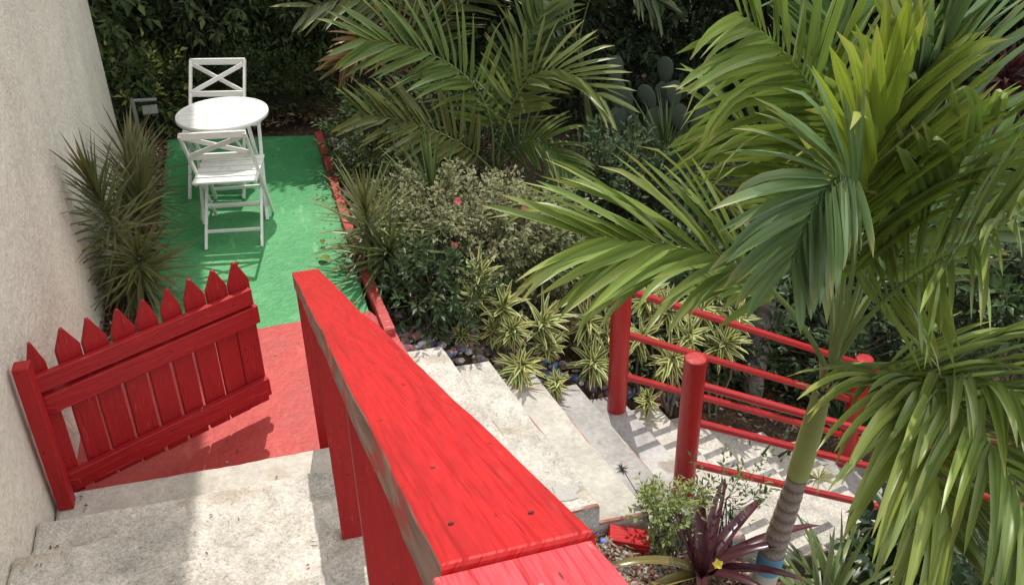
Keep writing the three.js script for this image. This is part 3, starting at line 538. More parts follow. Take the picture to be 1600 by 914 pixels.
// ---------------------------------------------------------------- the big palm on the right
{
  const p = thing('palm_tree', 'large bright green palm with smooth green crownshaft growing beside the near railing', 'palm');
  const foot = V(2.0, gy(2.0, -3.05) - 0.08, -3.05), N = 46, ring = [], rad = [], col = [], r = rng(401);
  const spine = t => { const C = through([[2.0, foot.y, -3.05], [2.045, -0.42, -3.0], [2.075, 0.1, -2.95], [2.1, 0.5, -2.93]]); return bez(C, t); };
  const tr = new G();                                // ringed trunk, grey with a brown tint standing in for reflected light
  for (let i = 0; i <= N; i++) { const t = i / N * 0.62; ring.push(spine(t).toArray()); rad.push(lerp(0.071, 0.045, t / 0.62) * (i % 3 === 0 ? 1.01 + 0.03 * r() : 0.975 + 0.02 * r())); const y = spine(t).y; col.push(jit(i % 3 === 0 ? [0.19, 0.14, 0.115] : [0.34, 0.27, 0.225], r, 0.12)); }
  tr.tube(ring, rad, col, 18);
  const trunk = part(p, 'trunk', tr.geo(), M.bark);
  const band = (y0, y1, c, name) => { const g = new G(), a = [], b = [], m = 8; for (let i = 0; i <= m; i++) { const y = lerp(y0, y1, i / m); let t = 0; while (spine(t).y < y && t < 1) t += 0.004; a.push(spine(t).toArray()); b.push(lerp(0.071, 0.045, t / 0.62) * 1.05); } g.tube(a, b, c, 18); return part(trunk, name, g.geo(), M.stem); };
  band(-0.62, -0.5, [0.16, 0.34, 0.52], 'paint_band').userData.label = 'blue painted band on the trunk'; band(-0.69, -0.622, [0.62, 0.58, 0.5], 'paint_band').userData.label = 'white painted band on the trunk'; band(-0.8, -0.692, [0.16, 0.34, 0.52], 'paint_band').userData.label = 'lower blue painted band on the trunk';
  const cs = new G(), a = [], b = [], c = []; for (let i = 0; i <= 16; i++) { const t = lerp(0.61, 1, i / 16); a.push(spine(t).toArray()); b.push(lerp(0.05, 0.034, i / 16) + 0.006 * Math.sin(i / 16 * 3)); c.push(jit(mixc([0.32, 0.33, 0.11], [0.23, 0.26, 0.08], i / 16), r, 0.06)); }
  cs.tube(a, b, c, 18); part(p, 'crownshaft', cs.geo(), M.stem).userData.label = 'smooth yellow green crownshaft';
  const Y = [0.31, 0.39, 0.08], Gn = [0.26, 0.36, 0.07], B = [0.17, 0.275, 0.1], YY = [0.34, 0.44, 0.05];
  const bulk = new G();
  const F = (pts, o) => frond(p, pts, { ...o, wid: (o.wid || 0.06) * 0.88, n: Math.round((o.n || 17) * 1.7), len: (o.len || 0.5) * 1.1, extra: bulk });
  // left, reaching over the far railing post
  F([[2.108, 0.611, -2.943], [1.789, 1.048, -3.008], [1.441, 1.244, -3.024], [1.067, 1.342, -3.017]], { seed: 1, col: Gn, normal: [0.05, 0.92, 0.4], len: 0.56, lift: 0.05, a0: 0.85, a1: 1.1, droop: 0.45, n: 19, from: 0.26, bent: 0.35 });
  // up and to the left
  F([[2.166, 0.61, -3], [2.157, 1.275, -3.067], [1.983, 1.75, -3.123], [1.614, 2.096, -3.106]], { seed: 2, col: Gn, normal: [-0.45, 0.75, 0.5], len: 0.56, a0: 0.5, a1: 1.0, droop: 0.75, n: 18, from: 0.34, bent: 0.5 });
  // over towards the viewer, hanging
  F([[2.08, 0.694, -2.877], [1.941, 1.37, -2.669], [1.705, 1.748, -2.468], [1.503, 1.53, -2.363]], { seed: 3, col: B, normal: [-0.1, 0.75, 0.65], len: 0.36, a0: 0.6, a1: 1.15, droop: 0.9, n: 14, from: 0.5, lift: 0.05, bent: 0.15 });
  // young yellow green leaf standing up in the middle
  F([[2.119, 0.679, -2.91], [2.091, 1.188, -2.869], [2.051, 1.529, -2.836], [2.121, 1.83, -2.846]], { seed: 4, col: YY, normal: [0.15, 0.4, 0.9], len: 0.55, wid: 0.085, a0: 0.75, a1: 1.2, droop: 0.4, n: 16, from: 0.25, bent: 0.55, label: 'young yellow green frond' });
  // up and to the right
  F([[2.212, 0.582, -3.028], [2.345, 1.338, -3.054], [2.373, 1.787, -3.032], [2.35, 2.264, -2.857]], { seed: 5, col: B, normal: [0.2, 0.5, 0.8], len: 0.6, a0: 0.85, a1: 1.2, droop: 0.35, n: 17, from: 0.28 });
  // right
  F([[2.152, 0.621, -2.948], [2.257, 1.04, -2.805], [2.306, 1.345, -2.566], [2.282, 1.714, -2.244]], { seed: 6, col: Gn, normal: [-0.2, 0.85, 0.45], len: 0.48, a0: 0.45, a1: 1.0, droop: 0.8, n: 17, from: 0.24, bent: 0.4 });
  // right and down towards the viewer
  F([[2.082, 0.672, -2.875], [2.095, 0.809, -2.549], [2.06, 0.779, -2.249], [2.037, 0.539, -1.994]], { seed: 7, col: Y, normal: [0.1, 0.9, 0.4], len: 0.5, a0: 0.4, a1: 1.0, droop: 1.1, n: 18, from: 0.2, left: 0.8, bent: 0.45 });
  // far right, low
  F([[2.12, 0.641, -2.91], [2.304, 0.752, -2.7], [2.386, 0.868, -2.422], [2.46, 0.929, -2.047]], { seed: 8, col: Gn, normal: [0, 0.95, 0.3], len: 0.46, a0: 0.5, a1: 1.05, droop: 0.9, n: 14, from: 0.24 });
  F([[2.085, 0.679, -2.873], [2.198, 0.832, -2.528], [2.223, 0.84, -2.161], [2.24, 0.6, -1.842]], { seed: 11, col: Gn, normal: [0.1, 0.85, 0.5], len: 0.46, a0: 0.4, a1: 1.0, droop: 1.1, n: 15, from: 0.25, bent: 0.3 });
  // more at the back of the crown
  frond(p, [[2.233, 0.547, -3.075], [2.339, 1.197, -3.367], [2.313, 1.691, -3.506], [2.118, 2.214, -3.51]], { seed: 9, col: B, normal: [0, 0.4, 0.9], len: 0.55, wid: 0.06, a0: 0.8, a1: 1.2, droop: 0.35, n: 18, from: 0.3 }, bulk);
  frond(p, [[2.224, 0.544, -3.081], [2.547, 0.932, -3.213], [2.792, 1.207, -3.204], [2.968, 1.455, -2.972]], { seed: 10, col: B, normal: [0, 0.6, 0.8], len: 0.5, wid: 0.058, a0: 0.6, a1: 1.1, droop: 0.5, n: 17, from: 0.25 }, bulk);
  frond(p, [[2.195, 0.577, -3.04], [2.223, 1.019, -3.265], [2.089, 1.36, -3.411], [1.791, 1.545, -3.464]], { seed: 12, col: Gn, normal: [-0.2, 0.6, 0.75], len: 0.5, wid: 0.055, a0: 0.6, a1: 1.1, droop: 0.7, n: 18, from: 0.3, bent: 0.4 }, bulk);
  frond(p, [[2.174, 0.612, -2.994], [2.286, 1.214, -3.036], [2.279, 1.619, -3.041], [2.187, 2.076, -2.985]], { seed: 13, col: Gn, normal: [0.1, 0.4, 0.9], len: 0.52, wid: 0.06, a0: 0.75, a1: 1.2, droop: 0.4, n: 18, from: 0.3, bent: 0.3 }, bulk);
  frond(p, [[2.145, 0.645, -2.954], [2.288, 1.078, -2.908], [2.382, 1.433, -2.831], [2.418, 1.836, -2.667]], { seed: 14, col: Gn, normal: [0, 0.6, 0.8], len: 0.5, wid: 0.058, a0: 0.65, a1: 1.1, droop: 0.6, n: 18, from: 0.28, bent: 0.4 }, bulk);
  part(p, 'leaflets', bulk.geo(), M.palm).userData.kind = 'stuff';
  // frayed fibre and old leaf bases where the fronds leave the crownshaft
  const fr = new G(); for (let i = 0; i < 26; i++) { const an = r() * 6.28, d = V(Math.cos(an), 0.4 + r(), Math.sin(an)).normalize(); fr.blade(spine(0.93 + 0.07 * r()), d, d.clone().cross(V(0, 1, 0.2)).normalize(), 0.08 + 0.14 * r(), 0.022, { seg: 4, droop: 5, col: jit([0.2, 0.17, 0.08], r, 0.3) }); }
  part(p, 'leaf_base_fibre', fr.geo(), M.leafDull).userData.kind = 'stuff';
  // a tuft of pale flower stalks on the trunk
  const fl = new G(), fp = spine(0.62).add(V(0.08, -0.02, 0.04)); for (let i = 0; i < 60; i++) { const d = rdir(r); d.y = Math.abs(d.y) * 0.6 - 0.1; fl.blade(fp.clone().addScaledVector(d, 0.01), d.normalize(), d.clone().cross(V(0, 1, 0.3)).normalize(), 0.05 + 0.06 * r(), 0.004, { seg: 3, droop: 6, col: jit([0.28, 0.27, 0.1], r, 0.2) }); }
  fl.tube([spine(0.63).toArray(), fp.toArray()], [0.008, 0.006], [0.25, 0.26, 0.1], 5);
  part(p, 'flower_stalk', fl.geo(), M.leafDull).userData.kind = 'stuff';
}

// ---------------------------------------------------------------- palms behind the flowering shrub
function clumpPalm(label, foot, col, list, seed, mat, o = {}) {
  const p = thing('clump_palm', label, 'palm', 'palms behind the flowering shrub'), f = onGround(foot, -0.05), bulk = o.bulk ? new G() : undefined, g = new G();
  list.forEach((pts, i) => { const q = pts.pts || pts; g.tube([[f.x + (i % 3 - 1) * 0.04, f.y, f.z], V(f.x, f.y, f.z).lerp(V(q[0]), 0.6).add(V(0, 0.02, 0)).toArray(), q[0]], [0.022, 0.018, 0.011], [0.12, 0.14, 0.05], 6); });
  part(p, 'stems', g.geo(), M.stem);
  list.forEach((pts, i) => frond(p, pts.pts || pts, { seed: seed + i, col, len: 0.46, wid: 0.055, n: 21, rad: 0.01, a0: 0.6, a1: 1.1, droop: 0.5, from: 0.12, normal: [0, 0.6, 0.8], bent: 0.1, mat, ...o, ...(pts.o || {}) }, bulk));
  if (bulk) part(p, 'leaflets', bulk.geo(), mat || M.palm).userData.kind = 'stuff';
  return p;
}
clumpPalm('low feathery palm with arching fronds behind the pink flowering shrub', [1.64, -0.126, -6.805], [0.16, 0.24, 0.06], [
  { pts: [[1.62, 0.008, -6.81], [1.521, 0.57, -6.833], [1.155, 0.893, -6.803], [0.711, 1.038, -6.763]], o: { len: 0.54, n: 24 } },
  { pts: [[1.585, -0.026, -6.715], [1.326, 0.247, -6.67], [1.021, 0.435, -6.622], [0.619, 0.583, -6.571]], o: { col: [0.2, 0.22, 0.06] } },
  { pts: [[1.658, 0.007, -6.801], [1.814, 0.606, -6.657], [2.049, 0.761, -6.484], [2.318, 0.573, -6.286]], o: { col: [0.24, 0.3, 0.09], normal: [0.1, 0.8, 0.5], droop: 0.3 } },
  { pts: [[1.672, -0.036, -6.9], [1.821, 0.441, -6.966], [1.928, 0.785, -6.937], [2.056, 1.113, -6.9]], o: { col: [0.12, 0.17, 0.06] } },
  { pts: [[1.642, -0.002, -6.702], [1.756, 0.259, -6.466], [1.89, 0.305, -6.271], [2.034, 0.093, -6.121]], o: { len: 0.32, droop: 1 } },
], 41);
clumpPalm('taller palm at the top of the picture with some dry orange leaflets', [1.164, -0.097, -7.915], [0.16, 0.19, 0.07], [
  { pts: [[1.28, 0.325, -7.796], [1.195, 0.832, -7.708], [0.87, 1.098, -7.55], [0.405, 1.109, -7.389]] },
  { pts: [[1.251, 0.272, -7.8], [1.071, 0.715, -7.625], [0.856, 0.836, -7.451], [0.577, 0.672, -7.277]], o: { col: [0.28, 0.15, 0.05], len: 0.34, droop: 0.9 } },
  { pts: [[1.323, 0.289, -7.89], [1.482, 0.815, -7.862], [1.821, 1.132, -7.687], [2.151, 0.979, -7.393]] },
  { pts: [[1.323, 0.289, -7.89], [1.404, 0.895, -7.977], [1.277, 1.253, -7.999], [1.037, 1.523, -7.933]] },
], 61, undefined, { bulk: true });
clumpPalm('palm with fronds hanging into the top centre of the picture', [3.026, -0.152, -8.476], [0.1, 0.14, 0.05], [
  { pts: [[2.817, 0.365, -8.442], [2.641, 1.087, -8.289], [2.46, 0.948, -8.032], [2.351, 0.523, -7.856]], o: { droop: 1.1, len: 0.4 } },
  { pts: [[2.876, 0.334, -8.528], [3.02, 0.932, -8.372], [3.19, 1.011, -8.201], [3.421, 0.713, -7.999]] },
  { pts: [[2.849, 0.334, -8.537], [2.57, 0.799, -8.625], [2.218, 0.995, -8.619], [1.809, 0.865, -8.612]], o: { col: [0.12, 0.17, 0.04] } },
], 81, undefined, { bulk: true });

// ---------------------------------------------------------------- spiky dracaenas
function dracaena(label, foot, heads, o) {
  const d = thing('dracaena', label, 'plant', o.group), r = rng(o.seed), f = onGround(foot);
  heads.forEach(h => {
    const q = V(h.p), fx = f.clone().add(V((r() - 0.5) * 0.16, -0.04, (r() - 0.5) * 0.16)), g = new G(), s = new G();
    s.tube([fx.toArray(), fx.clone().lerp(q, 0.55).add(V((r() - 0.5) * 0.05, 0.02, (r() - 0.5) * 0.05)).toArray(), q.toArray()], [0.018, 0.015, 0.012], [0.15, 0.12, 0.08], 6);
    part(d, 'stem', s.geo(), M.stem);
    rosette(g, q, h.ax ? V(h.ax) : q.clone().sub(fx).normalize(), h.n || 70, h.len || 0.42, h.wid || 0.017, { r, col: h.col || o.col, tip: o.tip, stack: h.stack ?? 0.3, open0: 0.1, open1: h.open1 ?? 2.0, droop: h.droop ?? 0.9, seg: 5, fold: 0.35, jit: 0.35, prof: t => Math.min(1, 0.7 + t) * Math.pow(1 - t, 0.7) });
    part(d, 'leaf_rosette', g.geo(), M.strap).userData.kind = 'stuff';
  });
}
dracaena('spiky bronze green dracaena against the beige wall behind the gate', [-0.938, 0, -5.455], [
  { p: [-0.92, 0.5, -5.35], n: 170, len: 0.38, wid: 0.024, stack: 0.75 }, { p: [-0.84, 0.38, -5.6], n: 150, len: 0.36, wid: 0.022, stack: 0.6 }, { p: [-0.86, 0.5, -5.85], n: 120, len: 0.38, wid: 0.024, stack: 0.5, col: [0.16, 0.17, 0.06] }, { p: [-0.82, 0.26, -5.3], n: 100, len: 0.34, wid: 0.02, stack: 0.4 }, { p: [-0.88, 0.42, -6.15], n: 80, len: 0.36, wid: 0.022, stack: 0.4 },
], { seed: 501, col: [0.155, 0.175, 0.06], tip: [0.15, 0.08, 0.055] });
dracaena('spiky green dracaena leaning over the red kerb of the patio', [0.52, 0, -5.5], [
  { p: [0.5, 0.24, -5.45], n: 130, len: 0.4, wid: 0.024, stack: 0.4, col: [0.2, 0.22, 0.08] }, { p: [0.58, 0.12, -5.3], n: 90, wid: 0.024, len: 0.4, stack: 0.2, col: [0.12, 0.16, 0.05] }, { p: [0.62, 0.16, -5.7], n: 60, len: 0.36, stack: 0.2 },
], { seed: 511, col: [0.11, 0.15, 0.05] });
dracaena('upright strappy young dracaena between the kerb plant and the flowering shrub', [0.98, 0, -5.85], [
  { p: [0.98, 0.2, -5.9], n: 34, len: 0.5, wid: 0.028, stack: 0.1, open1: 0.9, droop: 0.3, col: [0.12, 0.17, 0.05] }, { p: [0.85, 0.05, -5.6], n: 40, len: 0.36, stack: 0.15 },
], { seed: 521, col: [0.11, 0.15, 0.05] });
dracaena('tall narrow sword leaves at the far right corner of the green floor', [0.642, -0.104, -7.874], [{ p: [0.65, -0.019, -7.873], n: 12, len: 0.6, wid: 0.04, stack: 0.05, open1: 0.6, droop: 0.1 }], { seed: 531, col: [0.08, 0.12, 0.04] });
dracaena('strappy rosette plant in deep shade below the cactus', [3.11, -0.381, -6.935], [{ p: [3.102, -0.239, -6.938], n: 50, len: 0.6, wid: 0.03, stack: 0.1, open1: 1.5, droop: 0.5 }], { seed: 541, col: [0.08, 0.12, 0.035] });

// ---------------------------------------------------------------- cream striped rosettes beside the stairs
function striped(label, foot, heads, seed) {
  const d = thing('striped_dracaena', label, 'plant', 'cream striped rosette plants beside the garden stairs'), r = rng(seed), f = onGround(foot);
  for (const [p, len, n, ax] of heads) {
    const q = V(p), s = new G(), g = new G(), fx = f.clone().add(V((r() - 0.5) * 0.2, -0.03, (r() - 0.5) * 0.1)), size = 0.75 + 0.5 * r();
    s.tube([fx.toArray(), fx.clone().lerp(q, 0.5).add(V((r() - 0.5) * 0.08, -0.03, (r() - 0.5) * 0.08)).toArray(), q.toArray()], [0.012, 0.01, 0.008], [0.15, 0.13, 0.08], 5); part(d, 'stem', s.geo(), M.stem);
    rosette(g, q, ax ? V(ax) : V((r() - 0.5) * 0.5, 1, 0.35 + r() * 0.3), Math.round(n * (0.8 + 0.5 * r())), len * size * 0.92, 0.034 * (0.8 + 0.3 * size), { r, col: [1, 1, 1], jit: 0.22, stack: 0.06 + 0.12 * r(), open0: 0.1 + 0.3 * r(), open1: 1.5 + 0.5 * r(), droop: 1.6 + 2.6 * r(), seg: 5, fold: 0.25, prof: t => Math.min(1, 0.55 + t * 2.4) * Math.pow(1 - t, 0.5) });
    part(d, 'leaf_rosette', g.geo(), M.variegated);
  }
}
striped('tall clump of cream striped rosettes at the head of the garden stairs', [1.13, -0.332, -4.819], [
  [[1.087, 0.025, -5.034], 0.17, 34, [0.05, 1, 0.2]], [[1.042, -0.078, -4.992], 0.17, 30], [[0.943, -0.276, -4.91], 0.16, 26], [[1.198, -0.123, -4.906], 0.18, 36], [[1.226, -0.22, -4.796], 0.18, 36], [[1.42, -0.232, -4.846], 0.19, 36, [0.4, 1, 0.4]], [[1.126, -0.249, -4.872], 0.16, 30], [[1.443, -0.372, -4.787], 0.16, 26], [[1.216, -0.336, -4.592], 0.19, 44, [0.05, 0.8, 0.7]], [[1.158, -0.475, -4.71], 0.13, 24], [[1.418, -0.462, -4.533], 0.11, 28, [0, 0.9, 0.6]]], 601);
striped('cream striped rosettes left of the far railing post', [1.812, -0.7, -4.874], [
  [[1.941, -0.273, -5.092], 0.19, 34], [[1.79, -0.433, -5.042], 0.19, 36], [[1.878, -0.493, -4.956], 0.17, 30], [[1.755, -0.601, -4.842], 0.18, 38, [0, 0.9, 0.6]], [[1.954, -0.677, -4.873], 0.15, 26]], 611);
striped('cream striped rosettes between the posts behind the far railing', [2.153, -0.748, -4.733], [
  [[2.188, -0.313, -5.046], 0.2, 36], [[2.302, -0.367, -4.94], 0.2, 36], [[2.085, -0.479, -4.873], 0.18, 32], [[2.227, -0.564, -4.699], 0.2, 40, [0, 0.9, 0.6]], [[2.023, -0.729, -4.551], 0.14, 26], [[2.401, -0.517, -4.837], 0.17, 28]], 621);
striped('cream striped rosettes under the left palm frond behind the railing', [2.649, -0.86, -4.82], [
  [[2.55, -0.44, -4.986], 0.2, 34], [[2.623, -0.571, -4.777], 0.19, 34], [[2.751, -0.46, -4.878], 0.18, 28], [[2.648, -0.429, -5.104], 0.18, 30]], 631);

// ---------------------------------------------------------------- shrubs
{
  // pale leaved flowering shrub
  const s = shrub({ name: 'flowering_shrub', label: 'bushy cream edged shrub with small pink flowers beside the stairs', seed: 701, foot: onGround([1.2, 0, -5.9]), centre: [1.08, 0.03, -5.65], radii: [0.6, 0.38, 0.6], twigs: 760, twig: 0.13, per: 13, leaf: 0.046, ratio: 0.5, col: [0.13, 0.15, 0.06], edge: [0.46, 0.44, 0.26], edgeShare: 0.75, stems: 9, mat: M.leaf });
  for (const q of [[0.82, -0.017, -5.287], [0.869, 0.052, -5.228], [0.746, 0.048, -5.298], [0.695, 0.162, -5.557], [0.758, 0.163, -5.498], [0.984, 0.196, -5.208], [1.074, 0.345, -5.496], [1.447, 0.314, -5.306]]) flower(s.th, q, [0.1 * s.r(), 0.6, 0.8], 0.028, M.pink, 6, s.r);
}
shrub({ name: 'dark_shrub', label: 'dark glossy green shrub below the flowering shrub, next to the kerb end', seed: 711, foot: onGround([0.82, 0, -5.15]), centre: [0.82, 0.0, -5.1], radii: [0.32, 0.24, 0.32], twigs: 240, twig: 0.12, per: 10, leaf: 0.06, ratio: 0.42, col: [0.045, 0.085, 0.025], mat: M.leafGloss, keep: p => p.z < -4.75 });
shrub({ name: 'dark_shrub', label: 'mixed cream and green shrub behind the striped rosettes', seed: 713, foot: onGround([1.6, 0, -5.35]), centre: [1.6, -0.1, -5.45], radii: [0.5, 0.42, 0.4], twigs: 420, twig: 0.13, per: 11, leaf: 0.05, ratio: 0.5, col: [0.09, 0.12, 0.04], edge: [0.4, 0.4, 0.2], edgeShare: 0.6, mat: M.leaf, keep: p => p.z < -4.8 });
shrub({ name: 'dark_shrub', label: 'small leaved dark shrub along the far half of the kerb', seed: 717, foot: onGround([0.72, 0, -6.9]), centre: [0.78, 0.2, -6.85], radii: [0.36, 0.36, 0.62], twigs: 320, twig: 0.12, per: 10, leaf: 0.055, ratio: 0.4, col: [0.06, 0.1, 0.03] });
shrub({ name: 'dark_shrub', label: 'leafy shrub under the low feathery palm', seed: 719, foot: onGround([1.3, 0, -7.1]), centre: [1.35, 0.1, -7.1], radii: [0.6, 0.5, 0.4], twigs: 300, twig: 0.14, per: 10, leaf: 0.07, ratio: 0.4, col: [0.045, 0.08, 0.025] });
// shrubs behind the far railing
shrub({ name: 'dark_shrub', label: 'dark leafy shrub behind the middle of the far railing', seed: 723, foot: onGround([2.6, 0, -5.3]), centre: [2.6, -0.75, -5.25], radii: [0.7, 0.55, 0.45], twigs: 360, twig: 0.16, per: 9, leaf: 0.085, ratio: 0.35, col: [0.045, 0.08, 0.025], mat: M.leafGloss, keep: p => p.z < -4.72 });
shrub({ name: 'dark_shrub', label: 'dark leafy shrub behind the lower end of the far railing', seed: 727, foot: onGround([3.9, 0, -5.3]), centre: [3.9, -1.2, -5.4], radii: [0.8, 0.7, 0.6], twigs: 360, twig: 0.18, per: 9, leaf: 0.1, ratio: 0.35, col: [0.05, 0.09, 0.03], mat: M.leafGloss, keep: p => p.z < -4.72 });
shrub({ name: 'dark_shrub', label: 'dark shrub in front of the pink kerb at the right edge', seed: 729, foot: onGround([4.283, -0.233, -4.202]), centre: [4.27, -0.156, -4.215], radii: [0.55, 0.4, 0.4], twigs: 260, twig: 0.18, per: 9, leaf: 0.1, ratio: 0.4, col: [0.06, 0.1, 0.03], mat: M.leafGloss });
// light green bush and low plants by the near railing post
shrub({ name: 'light_green_bush', label: 'light yellow green small leaved bush at the foot of the near railing post', seed: 731, foot: onGround([1.62, 0, -3.24]), centre: [1.6, -0.4, -3.28], radii: [0.16, 0.16, 0.12], twigs: 85, twig: 0.1, per: 11, leaf: 0.035, ratio: 0.5, col: [0.24, 0.3, 0.09], edge: [0.42, 0.44, 0.2], edgeShare: 0.4, upward: 0.9, stems: 6, stem: 0.006 });
shrub({ name: 'light_green_bush', label: 'thin twiggy bush right of the near railing post', seed: 733, foot: onGround([1.95, 0, -3.3]), centre: [1.98, -0.4, -3.34], radii: [0.22, 0.28, 0.12], twigs: 36, twig: 0.12, per: 9, leaf: 0.035, ratio: 0.4, col: [0.1, 0.15, 0.045], upward: 0.9, stems: 7, stem: 0.006, wood: [0.09, 0.05, 0.04] });
shrub({ name: 'dark_shrub', label: 'dark broad leaved shrub under the drooping palm frond', seed: 737, foot: onGround([3.0, 0, -3.1]), centre: [3.0, -0.85, -3.1], radii: [0.34, 0.3, 0.22], twigs: 90, twig: 0.16, per: 8, leaf: 0.11, ratio: 0.5, col: [0.04, 0.075, 0.03], mat: M.leafGloss, round: true });
shrub({ name: 'dark_shrub', label: 'glossy shrub in the bottom right corner under the palm', seed: 739, foot: onGround([3.0, 0, -2.5]), centre: [3.0, -0.75, -2.45], radii: [0.5, 0.45, 0.4], twigs: 150, twig: 0.16, per: 8, leaf: 0.12, ratio: 0.42, col: [0.045, 0.08, 0.03], mat: M.leafGloss });

// strappy ground plants near the palm foot
function tuft(label, foot, n, len, wid, col, seed, o = {}) {
  const t = thing('strap_leaf_plant', label, 'plant', 'strap leaved plants around the palm foot'), r = rng(seed), g = new G(); rosette(g, onGround(foot, 0.02), V(0.05, 1, 0.05), n, len, wid, { r, col, stack: 0.06, open0: 0.25, open1: 1.45, droop: 1.6, seg: 6, fold: 0.25, ...o }); part(t, 'leaves', g.geo(), M.strap).userData.kind = 'stuff';
}
tuft('strap leaved plant right of the palm foot', [2.3, 0, -2.9], 54, 0.6, 0.045, [0.15, 0.2, 0.06], 801);
tuft('strap leaved plant behind the palm foot', [2.5, 0, -3.05], 46, 0.6, 0.04, [0.13, 0.18, 0.06], 802);
tuft('strap leaved plant at the bottom edge right of the palm', [2.35, 0, -2.55], 44, 0.46, 0.045, [0.15, 0.2, 0.06], 803);
tuft('strap leaved plant near the bottom right corner', [2.75, 0, -2.5], 30, 0.4, 0.045, [0.08, 0.13, 0.035], 804);
tuft('broad pale leaved plant at the right edge below the pink kerb', [3.541, -0.044, -3.387], 34, 0.7, 0.1, [0.17, 0.21, 0.1], 805, { droop: 0.9 });
tuft('broad leaved plant at the right edge behind the low frond', [3.6, -0.447, -3.752], 26, 0.6, 0.08, [0.11, 0.16, 0.06], 806, { droop: 0.9 });
tuft('strap leaved plant behind the near railing', [2.711, -0.855, -4.437], 30, 0.45, 0.05, [0.06, 0.1, 0.03], 807);
tuft('strap leaved plant behind the far railing post', [2.963, -0.762, -4.515], 30, 0.5, 0.05, [0.06, 0.1, 0.03], 808);

{
  const t = thing('seed_head', 'small dark spiky seed head on a thin stem left of the light green bush', 'plant'), q = V([1.42, -0.191, -3.438]), f = onGround([1.58, 0, -3.26]), r = rng(841), g = new G(), w = new G();
  w.tube([f.toArray(), f.clone().lerp(q, 0.6).add(V(0.02, 0.01, 0)).toArray(), q.toArray()], [0.003, 0.0025, 0.002], [0.06, 0.045, 0.04], 5); part(t, 'stem', w.geo(), M.stem);
  for (let i = 0; i < 46; i++) { const d = rdir(r); g.blade(q, d, d.clone().cross(V(0.1, 0.9, 0.3)).normalize(), 0.035 + 0.012 * r(), 0.005, { seg: 2, droop: 2, col: jit([0.05, 0.04, 0.035], r, 0.3) }); } part(t, 'spikes', g.geo(), M.leafDull).userData.kind = 'stuff';
}
// ---------------------------------------------------------------- purple bromeliad
{
  const b = thing('bromeliad', 'dark purple bromeliad with long shiny leaves left of the palm foot', 'plant'), f = onGround([1.68, 0, -3.02], 0.13), r = rng(851), bst = new G(); bst.tube([[f.x, f.y - 0.2, f.z], [f.x, f.y - 0.05, f.z], [f.x, f.y + 0.02, f.z]], [0.03, 0.035, 0.03], [0.12, 0.06, 0.04], 8); part(b, 'stem', bst.geo(), M.stem); const z0 = 0;
  const mat = leafMat({ map: rep(veinTex, 1, 2), transmission: 0.12, clearcoat: 0.7, clearcoatRoughness: 0.25 });
  const P = [0.085, 0.02, 0.03], OL = [0.22, 0.18, 0.06];
  for (const [dx, dy, dz, len, dr, c, w] of [[-0.15, 0.8, -0.75, 0.26, 0.8, P, 0.075], [0.12, 0.85, -0.55, 0.24, 0.9, P, 0.07], [0.55, 0.62, -0.75, 0.44, 0.8, P, 0.068], [0.8, 0.5, -0.5, 0.46, 0.9, P, 0.068], [1, 0.42, -0.12, 0.56, 0.75, P, 0.062], [0.3, 0.7, -0.8, 0.36, 0.9, P, 0.065], [-0.8, 0.62, -0.12, 0.44, 1.6, OL, 0.06], [-1, 0.25, 0.2, 0.42, 0.7, OL, 0.06], [0.4, 0.55, 0.6, 0.3, 1.6, P, 0.06], [0.85, 0.35, 0.35, 0.4, 1.2, P, 0.06], [-0.3, 0.6, 0.6, 0.28, 1.6, P, 0.06], [0.1, 0.9, 0.2, 0.26, 0.9, P, 0.06], [-0.2, 0.85, 0.05, 0.2, 1.2, [0.14, 0.04, 0.045], 0.06], [0.6, 0.5, 0.1, 0.36, 1.4, P, 0.062]]) {
    const g = new G(), d = V(dx, dy, dz).normalize(), s = d.clone().cross(V(0, 1, 0.01)).normalize();
    g.blade(f.clone().addScaledVector(V(dx, 0, dz), 0.02), d, s, len * 1.2, w * 1.15, { seg: 9, droop: dr * 1.4, fold: 0.75, col: jit(c, r, 0.12), tip: c === OL ? [0.12, 0.06, 0.03] : c, prof: t => Math.min(1, 0.8 + t) * Math.pow(1 - t, 0.38) });
    const m = part(b, 'leaf', g.geo(), mat); if (c === OL) m.userData.label = 'olive yellow old leaf';
  }
  const fl = thing('fallen_flower', 'small yellow blossom lying on the purple bromeliad', 'flower'); flower(fl, [1.715, f.y + 0.13, -2.95], [-0.1, 0.55, 0.83], 0.026, M.yellow, 5, r, 'petals');
}

